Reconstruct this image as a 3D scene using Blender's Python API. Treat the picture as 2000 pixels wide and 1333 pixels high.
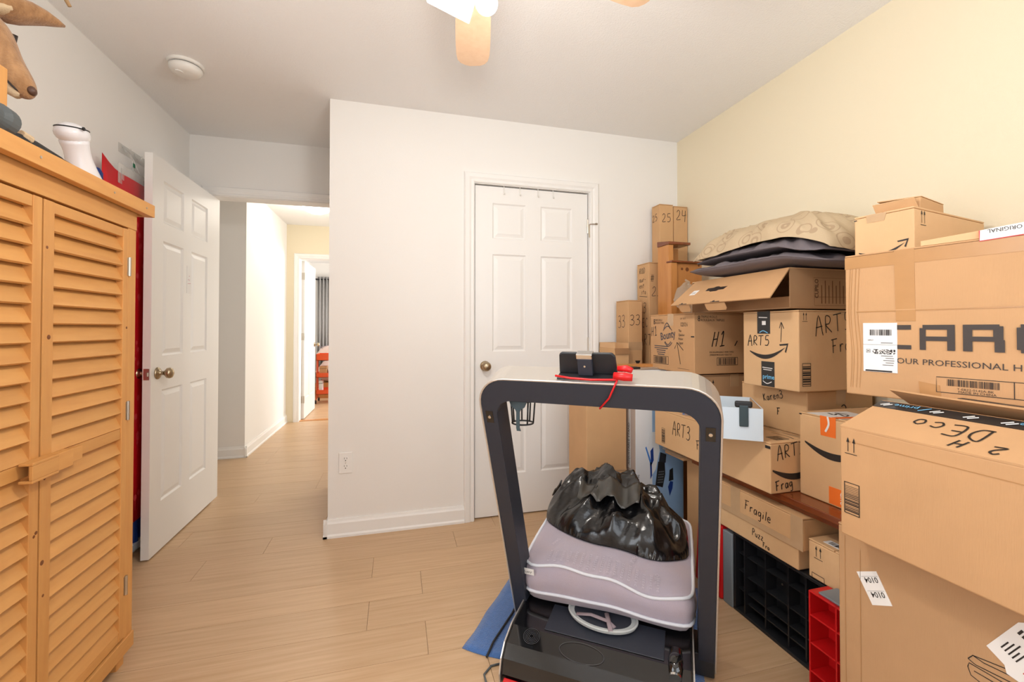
import bpy, bmesh, math, random
from mathutils import Vector, Matrix, noise
random.seed(7)
for o in list(bpy.data.objects): bpy.data.objects.remove(o)
scene = bpy.context.scene
COL = scene.collection

# ---------------------------------------------------------------- camera
CAM_F, CAM_CY, CAM_H = 846.9, 630.9, 1.154
yaw, pitch = math.radians(14.906), math.radians(0.751)
fw = Vector((math.sin(yaw)*math.cos(pitch), math.cos(yaw)*math.cos(pitch), math.sin(pitch)))
rt = Vector((math.cos(yaw), -math.sin(yaw), 0)); up = rt.cross(fw)
cd = bpy.data.cameras.new('camera'); cam = bpy.data.objects.new('camera', cd); COL.objects.link(cam)
cd.sensor_width = 36; cd.lens = CAM_F/2000*36; cd.shift_y = (CAM_CY-666.5)/2000; cd.clip_start = .02
cam.matrix_world = Matrix(((rt.x, up.x, -fw.x, 0), (rt.y, up.y, -fw.y, 0), (rt.z, up.z, -fw.z, CAM_H), (0, 0, 0, 1)))
scene.camera = cam

# ---------------------------------------------------------------- world, exposure
scene.view_settings.view_transform = 'Standard'; scene.view_settings.look = 'None'
scene.view_settings.gamma = 1; scene.view_settings.use_curve_mapping = False
scene.view_settings.exposure = 0.06
wd = bpy.data.worlds.new('sky'); scene.world = wd; wd.use_nodes = True
wn = wd.node_tree.nodes; bg = wn['Background']
bg.inputs[0].default_value = (.80, .88, 1, 1); bg.inputs[1].default_value = 2.0

def lamp(name, kind, loc, power, color, size=.1, size_y=None, aim=None):
    l = bpy.data.lights.new(name, kind); o = bpy.data.objects.new(name, l); COL.objects.link(o)
    l.energy = power; l.color = color; o.location = loc
    if kind == 'AREA':
        l.shape = 'RECTANGLE'; l.size = size; l.size_y = size_y or size
    elif kind != 'SUN': l.shadow_soft_size = size
    if aim is not None: o.rotation_euler = (Vector(aim)-Vector(loc)).to_track_quat('-Z', 'Y').to_euler()
    return o
XL_ = -1.327
# daylight through the room window behind the camera, an added left window, the hallway window and the far bedroom window
lamp('daylight_room_window', 'AREA', (.75, -.62, 1.42), 16, (.94, .97, 1), 1.7, 1.35, (.75, 2, 1.42))
lamp('added_left_window_light', 'AREA', (XL_ - .13, .24, 1.42), 20, (.94, .97, 1), 1.1, 1.3, (2, .24, 1.42))  # added lamp at an unseen window, brightens the left-facing box sides
lamp('daylight_hall_window', 'AREA', (1.32, 5.0, 1.35), 33, (1, .985, .97), 1.3, 1.9, (-1, 5.0, 1.3))
lamp('daylight_bedroom_window', 'AREA', (1.42, 7.6, 1.4), 95, (.98, .99, 1), 1.5, 1.4, (-1, 7.4, 1.2))

# ---------------------------------------------------------------- room measures (metres)
CEIL = 2.44
XL, XR, YB, YA, XC, YN = -1.327, 1.871, 2.589, 3.305, -.364, -.50
XH, YH, YF = -1.312, 4.385, 5.87

# ---------------------------------------------------------------- materials
def lin(c):
    return tuple(((v/255)/12.92 if v/255 <= .04045 else ((v/255+.055)/1.055)**2.4) for v in c)
MATS = {}
def mat(name, rgb, rough=.6, metal=0, spec=.5, noise_amt=0, noise_scale=20, stretch=(1, 1, 1), bump=0, bump_scale=200, bump_stretch=None,
        rnd=0, emit=None, emit_str=0, trans=0, alpha=1, coat=0, sheen=0, rgb2=None, detail=4):
    if name in MATS: return MATS[name]
    m = bpy.data.materials.new(name); m.use_nodes = True; MATS[name] = m
    nt = m.node_tree; N = nt.nodes; L = nt.links; b = N['Principled BSDF']
    c = lin(rgb)
    b.inputs['Base Color'].default_value = (*c, 1); b.inputs['Roughness'].default_value = rough
    b.inputs['Metallic'].default_value = metal; b.inputs['Specular IOR Level'].default_value = spec
    if trans: b.inputs['Transmission Weight'].default_value = trans
    if alpha < 1: b.inputs['Alpha'].default_value = alpha
    if coat: b.inputs['Coat Weight'].default_value = coat; b.inputs['Coat Roughness'].default_value = .1
    if sheen: b.inputs['Sheen Weight'].default_value = sheen
    if emit: b.inputs['Emission Color'].default_value = (*lin(emit), 1); b.inputs['Emission Strength'].default_value = emit_str
    tc = N.new('ShaderNodeTexCoord'); mp = N.new('ShaderNodeMapping'); L.new(tc.outputs['Object'], mp.inputs[0])
    mp.inputs['Scale'].default_value = stretch
    vec = mp.outputs[0]
    if rnd:
        oi = N.new('ShaderNodeObjectInfo'); ad = N.new('ShaderNodeVectorMath'); ad.operation = 'ADD'
        ml = N.new('ShaderNodeMath'); ml.operation = 'MULTIPLY'; ml.inputs[1].default_value = 37
        L.new(oi.outputs['Random'], ml.inputs[0]); L.new(vec, ad.inputs[0]); L.new(ml.outputs[0], ad.inputs[1]); vec = ad.outputs[0]
    if noise_amt or rnd:
        nz = N.new('ShaderNodeTexNoise'); nz.inputs['Scale'].default_value = noise_scale; nz.inputs['Detail'].default_value = detail
        L.new(vec, nz.inputs['Vector'])
        mx = N.new('ShaderNodeMix'); mx.data_type = 'RGBA'
        c2 = lin(rgb2) if rgb2 else tuple(max(0, v*(1-noise_amt)) for v in c)
        mx.inputs['A'].default_value = (*c, 1); mx.inputs['B'].default_value = (*c2, 1)
        L.new(nz.outputs['Fac'], mx.inputs['Factor']); out = mx.outputs['Result']
        if rnd:
            hs = N.new('ShaderNodeHueSaturation'); mr = N.new('ShaderNodeMapRange')
            mr.inputs['To Min'].default_value = 1-rnd; mr.inputs['To Max'].default_value = 1+rnd
            L.new(oi.outputs['Random'], mr.inputs['Value']); L.new(mr.outputs[0], hs.inputs['Value']); L.new(out, hs.inputs['Color']); out = hs.outputs[0]
        L.new(out, b.inputs['Base Color'])
    if bump:
        nb = N.new('ShaderNodeTexNoise'); nb.inputs['Scale'].default_value = bump_scale; nb.inputs['Detail'].default_value = 3
        mp2 = N.new('ShaderNodeMapping'); L.new(tc.outputs['Object'], mp2.inputs[0]); mp2.inputs['Scale'].default_value = bump_stretch or (1, 1, 1)
        L.new(mp2.outputs[0], nb.inputs['Vector'])
        bp = N.new('ShaderNodeBump'); bp.inputs['Strength'].default_value = bump; bp.inputs['Distance'].default_value = .004
        L.new(nb.outputs['Fac'], bp.inputs['Height']); L.new(bp.outputs[0], b.inputs['Normal'])
    return m

mat('wall_paint', (240, 237, 232), .85, bump=.12, bump_scale=350)
mat('warm_lit_cream', (236, 224, 196), .85, bump=.12, bump_scale=350)  # cream, with the right wall's warm light put into the colour
mat('ceiling_paint', (244, 243, 241), .9, bump=.5, bump_scale=160)
mat('trim_paint', (241, 239, 235), .45)
mat('door_paint', (240, 238, 234), .42, bump=.06, bump_scale=120, bump_stretch=(6, 6, .6))
mat('floor_base', (172, 136, 100), .6)
mat('floor_plank', (218, 187, 150), .36, noise_amt=.2, noise_scale=5, stretch=(.7, 16, 1), rnd=.035, rgb2=(182, 144, 104), bump=.05, bump_scale=60, bump_stretch=(1, 18, 1), detail=8)
CARD = {}
def card(key, rgb, rough=.75):
    dark = tuple(v*.93 for v in rgb)
    CARD[key] = mat('cardboard_'+key, rgb, rough, noise_amt=.1, noise_scale=9, rgb2=dark, bump=.10, bump_scale=40, bump_stretch=(12, 12, 1), rnd=.03)
card('tan', (228, 186, 138)); card('light', (206, 160, 113)); card('dark', (214, 170, 122)); card('grey', (192, 151, 109)); card('inside', (160, 118, 78))
mat('packing_tape', (190, 143, 94), .25, spec=.6, noise_amt=.12, noise_scale=25)
mat('clear_tape', (205, 170, 130), .15, spec=.8, noise_amt=.15, noise_scale=30)
mat('black_tape', (38, 36, 36), .35)
mat('ink', (40, 36, 34), .6); mat('logo_line', (150, 150, 150), .6)
mat('marker', (30, 26, 24), .5)
mat('paper_white', (238, 236, 232), .6)
mat('orange_label', (246, 120, 40), .5)
mat('blue_ink', (70, 130, 210), .5)
mat('sky_blue_ink', (120, 195, 235), .5)
mat('red_ink', (200, 50, 50), .5)
mat('cedar', (224, 168, 98), .5, noise_amt=.3, noise_scale=4, stretch=(10, 1.2, 10), rgb2=(198, 136, 72), rnd=.06, detail=6, bump=.05, bump_scale=60)
mat('cedar_post', (224, 168, 98), .5, noise_amt=.3, noise_scale=4, stretch=(10, 10, 1.0), rgb2=(196, 132, 68), rnd=.06, detail=6)
mat('pine_stain', (212, 152, 88), .38, noise_amt=.4, noise_scale=4, stretch=(8, 8, 1), rgb2=(176, 110, 54), rnd=.08, detail=6)
mat('plank_stain', (150, 78, 36), .22, noise_amt=.4, noise_scale=4, stretch=(8, 1, 8), rgb2=(96, 44, 20), coat=.3, detail=6)
mat('knot', (120, 68, 30), .6)
mat('nickel', (200, 192, 180), .28, metal=1)
mat('brass_aged', (176, 160, 134), .3, metal=1)
mat('silver', (214, 209, 202), .32, metal=.75)
mat('chrome', (220, 220, 220), .12, metal=1)
mat('black_plastic', (30, 31, 34), .42)
mat('black_satin', (42, 46, 56), .5)
mat('black_gloss', (12, 12, 14), .07, coat=.6)
mat('grey_plastic', (128, 136, 142), .5)
mat('red_plastic', (206, 22, 26), .4)
mat('red_paper', (222, 30, 40), .35)
mat('red_dot', (236, 84, 88), .4)
mat('blue_paper', (22, 62, 140), .45, noise_amt=.2, noise_scale=60)
mat('white_plastic', (240, 238, 240), .25, coat=.3)
mat('clear_plastic', (235, 234, 228), .12, spec=.8, alpha=.28)
mat('plastic_film', (205, 192, 172), .15, spec=.9, alpha=.38)
mat('white_carton', (228, 232, 236), .45)
mat('pale_blue_carton', (214, 228, 238), .5)
mat('blue_carton', (180, 206, 232), .45, noise_amt=.4, noise_scale=2.5, rgb2=(110, 160, 214))
mat('towel', (76, 124, 194), .95, noise_amt=.35, noise_scale=60, bump=1, bump_scale=260, sheen=.4)
mat('towel_cord', (34, 34, 36), .7)
mat('lavender', (172, 166, 184), .9, noise_amt=.16, noise_scale=7, rgb2=(184, 166, 168), bump=.25, bump_scale=420, sheen=.2)
mat('piping', (224, 226, 232), .7)
mat('print_pale', (205, 196, 204), .8)
mat('pillow_grey', (112, 104, 108), .75, noise_amt=.12, noise_scale=5, bump=.12, bump_scale=300)
mat('bag_black', (14, 14, 16), .22, spec=.65, bump=.5, bump_scale=22, bump_stretch=(1, 2.2, 1))
mat('bag_grey', (62, 60, 56), .3, spec=.6)
mat('sole_grey', (190, 194, 192), .7)
mat('strap_mauve', (152, 136, 140), .7)
mat('orange_metal', (232, 92, 44), .4)
mat('curtain', (186, 184, 182), .9, noise_amt=.2, noise_scale=30)
mat('bed_cloth', (226, 210, 200), .85, noise_amt=.3, noise_scale=6, rgb2=(196, 160, 150))
mat('lamp_glass', (255, 252, 245), .4, emit=(255, 246, 232), emit_str=9)
mat('bulb_glass', (255, 250, 240), .3, emit=(255, 244, 228), emit_str=5)
mat('lens_glass', (120, 121, 124), .15, spec=.8)
mat('blade_wood', (224, 192, 160), .4, noise_amt=.2, noise_scale=5, stretch=(10, 10, 1), rgb2=(208, 170, 134), detail=6)
mat('fan_white', (240, 238, 232), .35)
mat('deer_fur', (196, 150, 102), .95, noise_amt=.35, noise_scale=70, stretch=(1, 1, .3), rgb2=(112, 72, 40), bump=.6, bump_scale=240, sheen=.3)
mat('deer_pale', (216, 190, 154), .95, noise_amt=.2, noise_scale=70, bump=.5, bump_scale=240)
mat('deer_dark', (40, 28, 22), .5)
mat('deer_eye', (26, 18, 14), .05, coat=1)
mat('antler', (196, 160, 116), .5, noise_amt=.3, noise_scale=40)
mat('rubber_grey', (84, 90, 92), .5)
mat('teal_grey', (52, 70, 76), .4)

def pillow_print():
    m = mat('paisley', (214, 192, 160), .85, bump=.2, bump_scale=300)
    nt = m.node_tree; N = nt.nodes; L = nt.links; b = N['Principled BSDF']
    tc = N.new('ShaderNodeTexCoord')
    v = N.new('ShaderNodeTexVoronoi'); v.inputs['Scale'].default_value = 11; v.feature = 'F1'; L.new(tc.outputs['Object'], v.inputs['Vector'])
    w = N.new('ShaderNodeMath'); w.operation = 'MULTIPLY'; w.inputs[1].default_value = 34; L.new(v.outputs['Distance'], w.inputs[0])
    s = N.new('ShaderNodeMath'); s.operation = 'SINE'; L.new(w.outputs[0], s.inputs[0])
    lt = N.new('ShaderNodeMath'); lt.operation = 'LESS_THAN'; lt.inputs[1].default_value = .42; L.new(v.outputs['Distance'], lt.inputs[0])
    g = N.new('ShaderNodeMath'); g.operation = 'GREATER_THAN'; g.inputs[1].default_value = .35; L.new(s.outputs[0], g.inputs[0])
    mu = N.new('ShaderNodeMath'); mu.operation = 'MULTIPLY'; L.new(g.outputs[0], mu.inputs[0]); L.new(lt.outputs[0], mu.inputs[1])
    m2 = N.new('ShaderNodeMath'); m2.operation = 'MULTIPLY'; m2.inputs[1].default_value = .5; L.new(mu.outputs[0], m2.inputs[0])
    mx = N.new('ShaderNodeMix'); mx.data_type = 'RGBA'
    mx.inputs['A'].default_value = (*lin((192, 170, 138)), 1); mx.inputs['B'].default_value = (*lin((150, 122, 96)), 1)
    L.new(m2.outputs[0], mx.inputs['Factor']); L.new(mx.outputs['Result'], b.inputs['Base Color'])
pillow_print()

# ---------------------------------------------------------------- mesh helpers
def M(k): return MATS[k] if isinstance(k, str) and k in MATS else CARD[k] if isinstance(k, str) else k
class MB:
    def __init__(s): s.v = []; s.f = []
    def add(s, vs, fs):
        o = len(s.v); s.v += [tuple(p) for p in vs]; s.f += [tuple(i+o for i in q) for q in fs]; return s
    def box(s, x0, x1, y0, y1, z0, z1):
        vs = [(x, y, z) for z in (z0, z1) for y in (y0, y1) for x in (x0, x1)]
        return s.add(vs, [(0, 2, 3, 1), (4, 5, 7, 6), (0, 1, 5, 4), (2, 6, 7, 3), (0, 4, 6, 2), (1, 3, 7, 5)])
    def hexa(s, b, t):      # bottom quad, top quad (ccw from above)
        return s.add(list(b)+list(t), [(3, 2, 1, 0), (4, 5, 6, 7), (0, 1, 5, 4), (1, 2, 6, 5), (2, 3, 7, 6), (3, 0, 4, 7)])
    def slab(s, o, u, v, n, t):     # quad at o spanned by u,v with thickness t along n
        o, u, v, n = Vector(o), Vector(u), Vector(v), Vector(n)*t
        q = [o, o+u, o+u+v, o+v]
        return s.hexa(q, [p+n for p in q])
    def prism(s, poly, fn):         # poly of 2d points; fn(x,y,k) k=0/1 -> 3d
        n = len(poly)
        vs = [fn(x, y, 0) for x, y in poly]+[fn(x, y, 1) for x, y in poly]
        return s.add(vs, [tuple(range(n))[::-1], tuple(range(n, 2*n))]+[(i, (i+1) % n, n+(i+1) % n, n+i) for i in range(n)])
    def tube(s, pts, r, n=8, closed=False, rs=None, flat=1):
        pts = [Vector(p) for p in pts]; k = len(pts); o = len(s.v); ref = None; rings = []
        for i, p in enumerate(pts):
            if closed: t = (pts[(i+1) % k]-pts[i-1])
            else: t = pts[min(i+1, k-1)]-pts[max(i-1, 0)]
            t = t.normalized() if t.length > 1e-9 else Vector((0, 0, 1))
            if ref is None:
                ref = Vector((0, 0, 1)) if abs(t.z) < .9 else Vector((1, 0, 0))
            a = t.cross(ref).normalized(); b = a.cross(t).normalized(); ref = b
            rr = rs[i] if rs else r
            rings.append([p+a*rr*math.cos(2*math.pi*j/n)+b*rr*flat*math.sin(2*math.pi*j/n) for j in range(n)])
        vs = [q for g in rings for q in g]; fs = []
        for i in range(k if closed else k-1):
            for j in range(n):
                i2 = (i+1) % k
                fs.append((i*n+j, i*n+(j+1) % n, i2*n+(j+1) % n, i2*n+j))
        if not closed: fs += [tuple(range(n))[::-1], tuple(range((k-1)*n, k*n))]
        return s.add(vs, fs)
    def lathe(s, prof, o=(0, 0, 0), axis=(0, 0, 1), n=24):   # prof: (radius, height)
        ax = Vector(axis).normalized(); a = ax.orthogonal().normalized(); b = ax.cross(a); o = Vector(o)
        vs = []; fs = []
        for r, h in prof:
            vs += [o+ax*h+(a*math.cos(2*math.pi*j/n)+b*math.sin(2*math.pi*j/n))*max(r, 1e-5) for j in range(n)]
        for i in range(len(prof)-1):
            for j in range(n): fs.append((i*n+j, i*n+(j+1) % n, (i+1)*n+(j+1) % n, (i+1)*n+j))
        fs += [tuple(range(n))[::-1], tuple(range((len(prof)-1)*n, len(prof)*n))]
        return s.add(vs, fs)
    def build(s, name, m, parent=None, smooth=False, bevel=0, seg=2, loc=None, fix=True):
        me = bpy.data.meshes.new(name); me.from_pydata(s.v, [], s.f); me.materials.append(M(m))
        if fix:
            bm = bmesh.new(); bm.from_mesh(me); bmesh.ops.recalc_face_normals(bm, faces=bm.faces); bm.to_mesh(me); bm.free()
        if smooth:
            for p in me.polygons: p.use_smooth = True
        return link(name, me, parent, bevel, seg, loc)
def link(name, me, parent=None, bevel=0, seg=2, loc=None):
    o = bpy.data.objects.new(name, me); COL.objects.link(o)
    if parent: o.parent = parent
    if loc: o.location = loc
    if bevel:
        b = o.modifiers.new('bevel', 'BEVEL'); b.width = bevel; b.segments = seg; b.limit_method = 'ANGLE'
    return o
def tag(o, label, cat, group=None, kind=None):
    if label: o['label'] = label
    if cat: o['category'] = cat
    if group: o['group'] = group
    if kind: o['kind'] = kind
    return o
def thing(name, label, cat, loc=(0, 0, 0), rz=0, group=None):
    o = bpy.data.objects.new(name, None); COL.objects.link(o); o.location = loc; o.rotation_euler = (0, 0, rz); o.empty_display_size = .05
    return tag(o, label, cat, group)
def struct(o): o['kind'] = 'structure'; return o
def troot(name, loc=(0, 0, 0), rz=0):
    o = bpy.data.objects.new(name, None); COL.objects.link(o); o.location = loc; o.rotation_euler = (0, 0, rz); o['kind'] = 'structure'; return o

# single-stroke hand lettering
HAND = {
 'A': [[(0, -.1), (.36, 1.05), (.66, -.1)], [(.05, .38), (.66, .42)]], 'R': [[(.1, 0), (.12, .9), (.45, .92), (.56, .72), (.4, .5), (.1, .45), (.62, 0)]],
 'r': [[(.1, 0), (.1, .55)], [(.1, .35), (.28, .55), (.48, .52)]], 't': [[(.28, 0), (.3, .8)], [(.05, .55), (.6, .58)]], 'T': [[(.35, 0), (.38, .95)], [(0, .95), (.78, 1)]],
 '3': [[(.08, .9), (.35, 1), (.56, .82), (.4, .58), (.2, .53), (.5, .46), (.6, .22), (.36, -.02), (0, .05)]],
 '5': [[(.6, 1), (.18, .98), (.14, .58), (.45, .6), (.6, .34), (.42, .04), (.05, .04)]], 'F': [[(.15, 0), (.2, .95)], [(.0, .95), (.7, 1)], [(.1, .5), (.5, .53)]],
 'a': [[(.45, .5), (.15, .5), (.05, .2), (.22, 0), (.42, .2), (.46, .5), (.5, 0)]], 'g': [[(.45, .5), (.15, .5), (.05, .25), (.22, .08), (.44, .3), (.45, .5), (.46, -.35), (.1, -.4)]],
 'i': [[(.15, 0), (.18, .5)], [(.2, .68), (.21, .73)]], 'l': [[(.15, 0), (.2, .95)]], 'e': [[(.05, .28), (.45, .32), (.35, .52), (.12, .48), (.05, .18), (.25, 0), (.5, .08)]],
 'H': [[(.05, 0), (.22, 1)], [(.45, 0), (.62, 1)], [(.1, .48), (.58, .52)]], '1': [[(.1, .78), (.3, 1), (.22, .02)], [(.02, 0), (.5, .04)]],
 '2': [[(.08, .78), (.3, 1), (.52, .8), (.4, .45), (.02, .02), (.62, .05)]], '4': [[(.1, 1), (.06, .45), (.62, .5)], [(.52, .95), (.42, -.2)]],
 '#': [[(.15, 0), (.25, 1)], [(.42, 0), (.52, 1)], [(0, .35), (.65, .38)], [(.05, .68), (.7, .7)]], 'K': [[(.1, 0), (.15, 1)], [(.55, .95), (.15, .45), (.6, 0)]],
 'n': [[(.08, 0), (.1, .5)], [(.1, .35), (.3, .52), (.42, .4), (.44, 0)]], 'P': [[(.1, 0), (.15, 1), (.5, .92), (.5, .6), (.14, .5)]], 'u': [[(.08, .5), (.1, .1), (.3, 0), (.44, .2), (.46, .5), (.48, 0)]],
 'z': [[(.05, .5), (.42, .5), (.05, 0), (.45, 0)]], 'D': [[(.1, 0), (.14, 1), (.5, .85), (.6, .45), (.42, .05), (.02, 0)]], 'c': [[(.45, .45), (.2, .52), (.05, .25), (.2, 0), (.46, .08)]],
 'o': [[(.25, .5), (.06, .3), (.15, .02), (.38, .05), (.44, .35), (.25, .5)]], 'E': [[(.6, .95), (.12, .92), (.1, .02), (.6, 0)], [(.1, .5), (.45, .52)]], 'C': [[(.58, .85), (.3, 1), (.05, .5), (.25, .02), (.6, .12)]],
 'd': [[(.42, .4), (.15, .48), (.05, .2), (.25, 0), (.44, .25), (.46, .95), (.48, 0)]], 'y': [[(.05, .5), (.2, .1), (.42, .5)], [(.42, .5), (.25, -.35)]], 'm': [[(.05, 0), (.08, .5), (.25, .45), (.26, 0)], [(.26, .4), (.44, .5), (.46, 0)]],
 '-': [[(.05, .35), (.5, .38)]], 's': [[(.42, .48), (.15, .45), (.35, .2), (.08, .02)]], 'O': [[(.3, 1), (.05, .55), (.2, .02), (.5, .1), (.6, .6), (.3, 1)]], ' ': [],
 '^': [[(.3, -1.2), (.32, 1), (0, .35)], [(.32, 1), (.75, .3)]]}
def hand_strokes(txt, h, slant=.12, gap=.22):
    x = 0; out = []
    for c in txt:
        g = HAND.get(c, []); w = max([p[0] for l in g for p in l] or [.35])
        out += [[((x+p[0]+slant*p[1]*.4)*h, p[1]*h) for p in l] for l in g]; x += w+gap
    return out
def ribbon2d(line, w):
    L_, R_ = [], []
    n = len(line)
    for i, p in enumerate(line):
        a = line[max(i-1, 0)]; b = line[min(i+1, n-1)]; dx, dy = b[0]-a[0], b[1]-a[1]; d = math.hypot(dx, dy) or 1
        nx, ny = -dy/d*w/2, dx/d*w/2; L_.append((p[0]+nx, p[1]+ny)); R_.append((p[0]-nx, p[1]-ny))
    return L_, R_
def densify(line, n=4):          # Catmull-Rom for rounder strokes
    if len(line) < 3: return line
    P = [line[0]]+list(line)+[line[-1]]; out = []
    for i in range(1, len(P)-2):
        for k in range(n):
            t = k/n; r = []
            for a in (0, 1):
                p0, p1, p2, p3 = P[i-1][a], P[i][a], P[i+1][a], P[i+2][a]
                r.append(.5*(2*p1+(p2-p0)*t+(2*p0-5*p1+4*p2-p3)*t*t+(3*p1-p0-3*p2+p3)*t**3))
            out.append(tuple(r))
    return out+[line[-1]]

class Face:
    """a flat face with origin o (its lower left as seen), u to the right, v up, n outward"""
    def __init__(s, parent, o, u, v, n): s.p = parent; s.o, s.u, s.v, s.n = Vector(o), Vector(u).normalized(), Vector(v).normalized(), Vector(n).normalized()
    def P(s, x, y, e=.0012): return s.o+s.u*x+s.v*y+s.n*e
    def rect(s, x, y, w, h, m, name='label', e=.001, rot=0, parent=None):
        c, d = math.cos(rot), math.sin(rot)
        q = [(0, 0), (w, 0), (w, h), (0, h)]
        pts = [(x+a*c-b*d, y+a*d+b*c) for a, b in q]
        return s.poly(pts, m, name, e, parent)
    def poly(s, pts, m, name='print', e=.001, parent=None):
        mb = MB(); mb.prism(pts, lambda x, y, k: s.P(x, y, .0002+e*k)); return mb.build(name, m, parent or s.p)
    def strokes(s, lines, w, m='marker', name='handwriting', e=.0012, smooth=True, parent=None):
        mb = MB()
        for l in lines:
            l = densify(l) if smooth else l
            a, b = ribbon2d(l, w); n = len(l)
            mb.add([s.P(*p, e) for p in a]+[s.P(*p, e) for p in b], [(i, i+1, n+i+1, n+i) for i in range(n-1)])
        return mb.build(name, m, parent or s.p, fix=False)
    def hand(s, txt, x, y, h, w=.004, rot=0, m='marker', slant=.12, sx=.78):
        c, d = math.cos(rot), math.sin(rot)
        return s.strokes([[(x+a*sx*c-b*d, y+a*sx*d+b*c) for a, b in l] for l in hand_strokes(txt, h, slant)], w, m)
    def text(s, txt, x, y, h, m='ink', rot=0, sx=1, name='printed_text', e=.0013, parent=None, bold=0):
        cu = bpy.data.curves.new('t', 'FONT'); cu.body = txt; cu.size = h*1.38; cu.resolution_u = 2; cu.offset = bold*h
        ob = bpy.data.objects.new('t', cu); me0 = ob.to_mesh(); vs = [v.co.copy() for v in me0.vertices]; fs = [tuple(p.vertices) for p in me0.polygons]
        ob.to_mesh_clear(); bpy.data.objects.remove(ob); bpy.data.curves.remove(cu)
        c, d = math.cos(rot), math.sin(rot)
        mb = MB(); mb.add([s.P(x+(v.x*sx)*c-v.y*d, y+(v.x*sx)*d+v.y*c, e) for v in vs], fs)
        return mb.build(name, m, parent or s.p, fix=False)
    def barcode(s, x, y, w, h, n=18, m='ink', frame=True, vertical=False, e=.0012, parent=None):
        rnd = random.Random(int(x*1e4+y*1e3+n)); mb = MB(); L = h if vertical else w; pos = L*.08
        def r(a, b, c, d): mb.add([s.P(a, b, e), s.P(a+c, b, e), s.P(a+c, b+d, e), s.P(a, b+d, e)], [(0, 1, 2, 3)])
        unit = L*.84/n
        for i in range(n):
            t = unit*rnd.choice((.25, .45, .7))
            if vertical: r(x+w*.06, y+pos, w*.88, t)
            else: r(x+pos, y+h*.1, t, h*.8)
            pos += unit
        if frame:
            k = min(w, h)*.05
            r(x, y, w, k); r(x, y+h-k, w, k); r(x, y, k, h); r(x+w-k, y, k, h)
        return mb.build('barcode', m, parent or s.p, fix=False)
    def arrows(s, x, y, h, m='ink'):
        k = h/ .1
        mb = []
        for dx in (0, .035*k):
            mb.append([(x+dx-.009*k, y+.07*k), (x+dx, y+.1*k), (x+dx+.009*k, y+.07*k)])
            mb.append([(x+dx-.002*k, y+.015*k), (x+dx+.002*k, y+.015*k), (x+dx+.002*k, y+.072*k), (x+dx-.002*k, y+.072*k)])
        mb.append([(x-.018*k, y), (x+.053*k, y), (x+.053*k, y+.004*k), (x-.018*k, y+.004*k)])
        q = MB()
        for p in mb: q.add([s.P(*a) for a in p], [tuple(range(len(p)))])
        return q.build('up_arrows', m, s.p, fix=False)
    def smile(s, x, y, w, m='ink'):     # curved swoosh with an arrow tip
        top, bot = [], []
        for i in range(21):
            t = i/20; xx = x+w*t*.92; sag = -math.sin(math.pi*(.08+.86*t))*w*.2
            th = w*.075*math.sin(math.pi*min(1, .06+t*.95))**.8
            top.append((xx, y+sag+th*.5+w*.1*t)); bot.append((xx, y+sag-th*.7+w*.1*t))
        q = MB(); q.add([s.P(*p) for p in top]+[s.P(*p) for p in bot], [(i, i+1, 22+i, 21+i) for i in range(20)])
        hx, hy = x+w*.99, y+w*.1
        for pl in ([(hx-w*.22, hy+w*.02), (hx, hy+w*.045), (hx-w*.03, hy+w*.005), (hx-w*.2, hy-w*.01)], [(hx, hy+w*.045), (hx-w*.055, hy-w*.15), (hx-w*.085, hy-w*.13), (hx-w*.035, hy+w*.005)]):
            q.add([s.P(*p) for p in pl], [(0, 1, 2, 3)])
        return q.build('arrow_swoosh', m, s.p, fix=False)

DIM = {}
def carton(name, label, x0, x1, y0, y1, z0, z1, m='tan', rz=0, seam='y', tape=None, group='cardboard boxes stacked along the right wall', flaps=True, pivot=None):
    """a closed cardboard box; x0.. are its faces before turning by rz about pivot (default its centre)"""
    cx, cy = (x0+x1)/2, (y0+y1)/2; sx, sy, sz = x1-x0, y1-y0, z1-z0
    t = thing(name, label, 'box', (cx, cy, z0), rz, group)
    DIM[t.name] = (sx, sy, sz); h = sz-.006 if flaps else sz
    MB().box(-sx/2, sx/2, -sy/2, sy/2, 0, h).build('body', m, t, bevel=.0035)
    if flaps:
        if seam == 'y': parts = [(-sx/2, -.0015, -sy/2, sy/2), (.0015, sx/2, -sy/2, sy/2)]
        else: parts = [(-sx/2, sx/2, -sy/2, -.0015), (-sx/2, sx/2, .0015, sy/2)]
        for a, b, c, d in parts: MB().box(a, b, c, d, h+.0005, sz).build('flap', m, t, bevel=.002)
    if tape:
        w = .024; q = MB()
        if seam == 'y':
            q.box(-w, w, -sy/2, sy/2, sz, sz+.0008); q.box(-w, w, -sy/2-.0012, -sy/2, sz-.06, sz+.0008); q.box(-w, w, sy/2, sy/2+.0012, sz-.06, sz+.0008)
        else:
            q.box(-sx/2, sx/2, -w, w, sz, sz+.0008); q.box(-sx/2-.0012, -sx/2, -w, w, sz-.06, sz+.0008); q.box(sx/2, sx/2+.0012, -w, w, sz-.06, sz+.0008)
        q.build('tape', tape, t)
    return t
def face(t, which):
    sx, sy, sz = DIM[t.name]
    return {'W': lambda: Face(t, (-sx/2, sy/2, 0), (0, -1, 0), (0, 0, 1), (-1, 0, 0)),
            'S': lambda: Face(t, (-sx/2, -sy/2, 0), (1, 0, 0), (0, 0, 1), (0, -1, 0)),
            'T': lambda: Face(t, (-sx/2, sy/2, sz), (0, -1, 0), (1, 0, 0), (0, 0, 1))}[which]()
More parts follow.
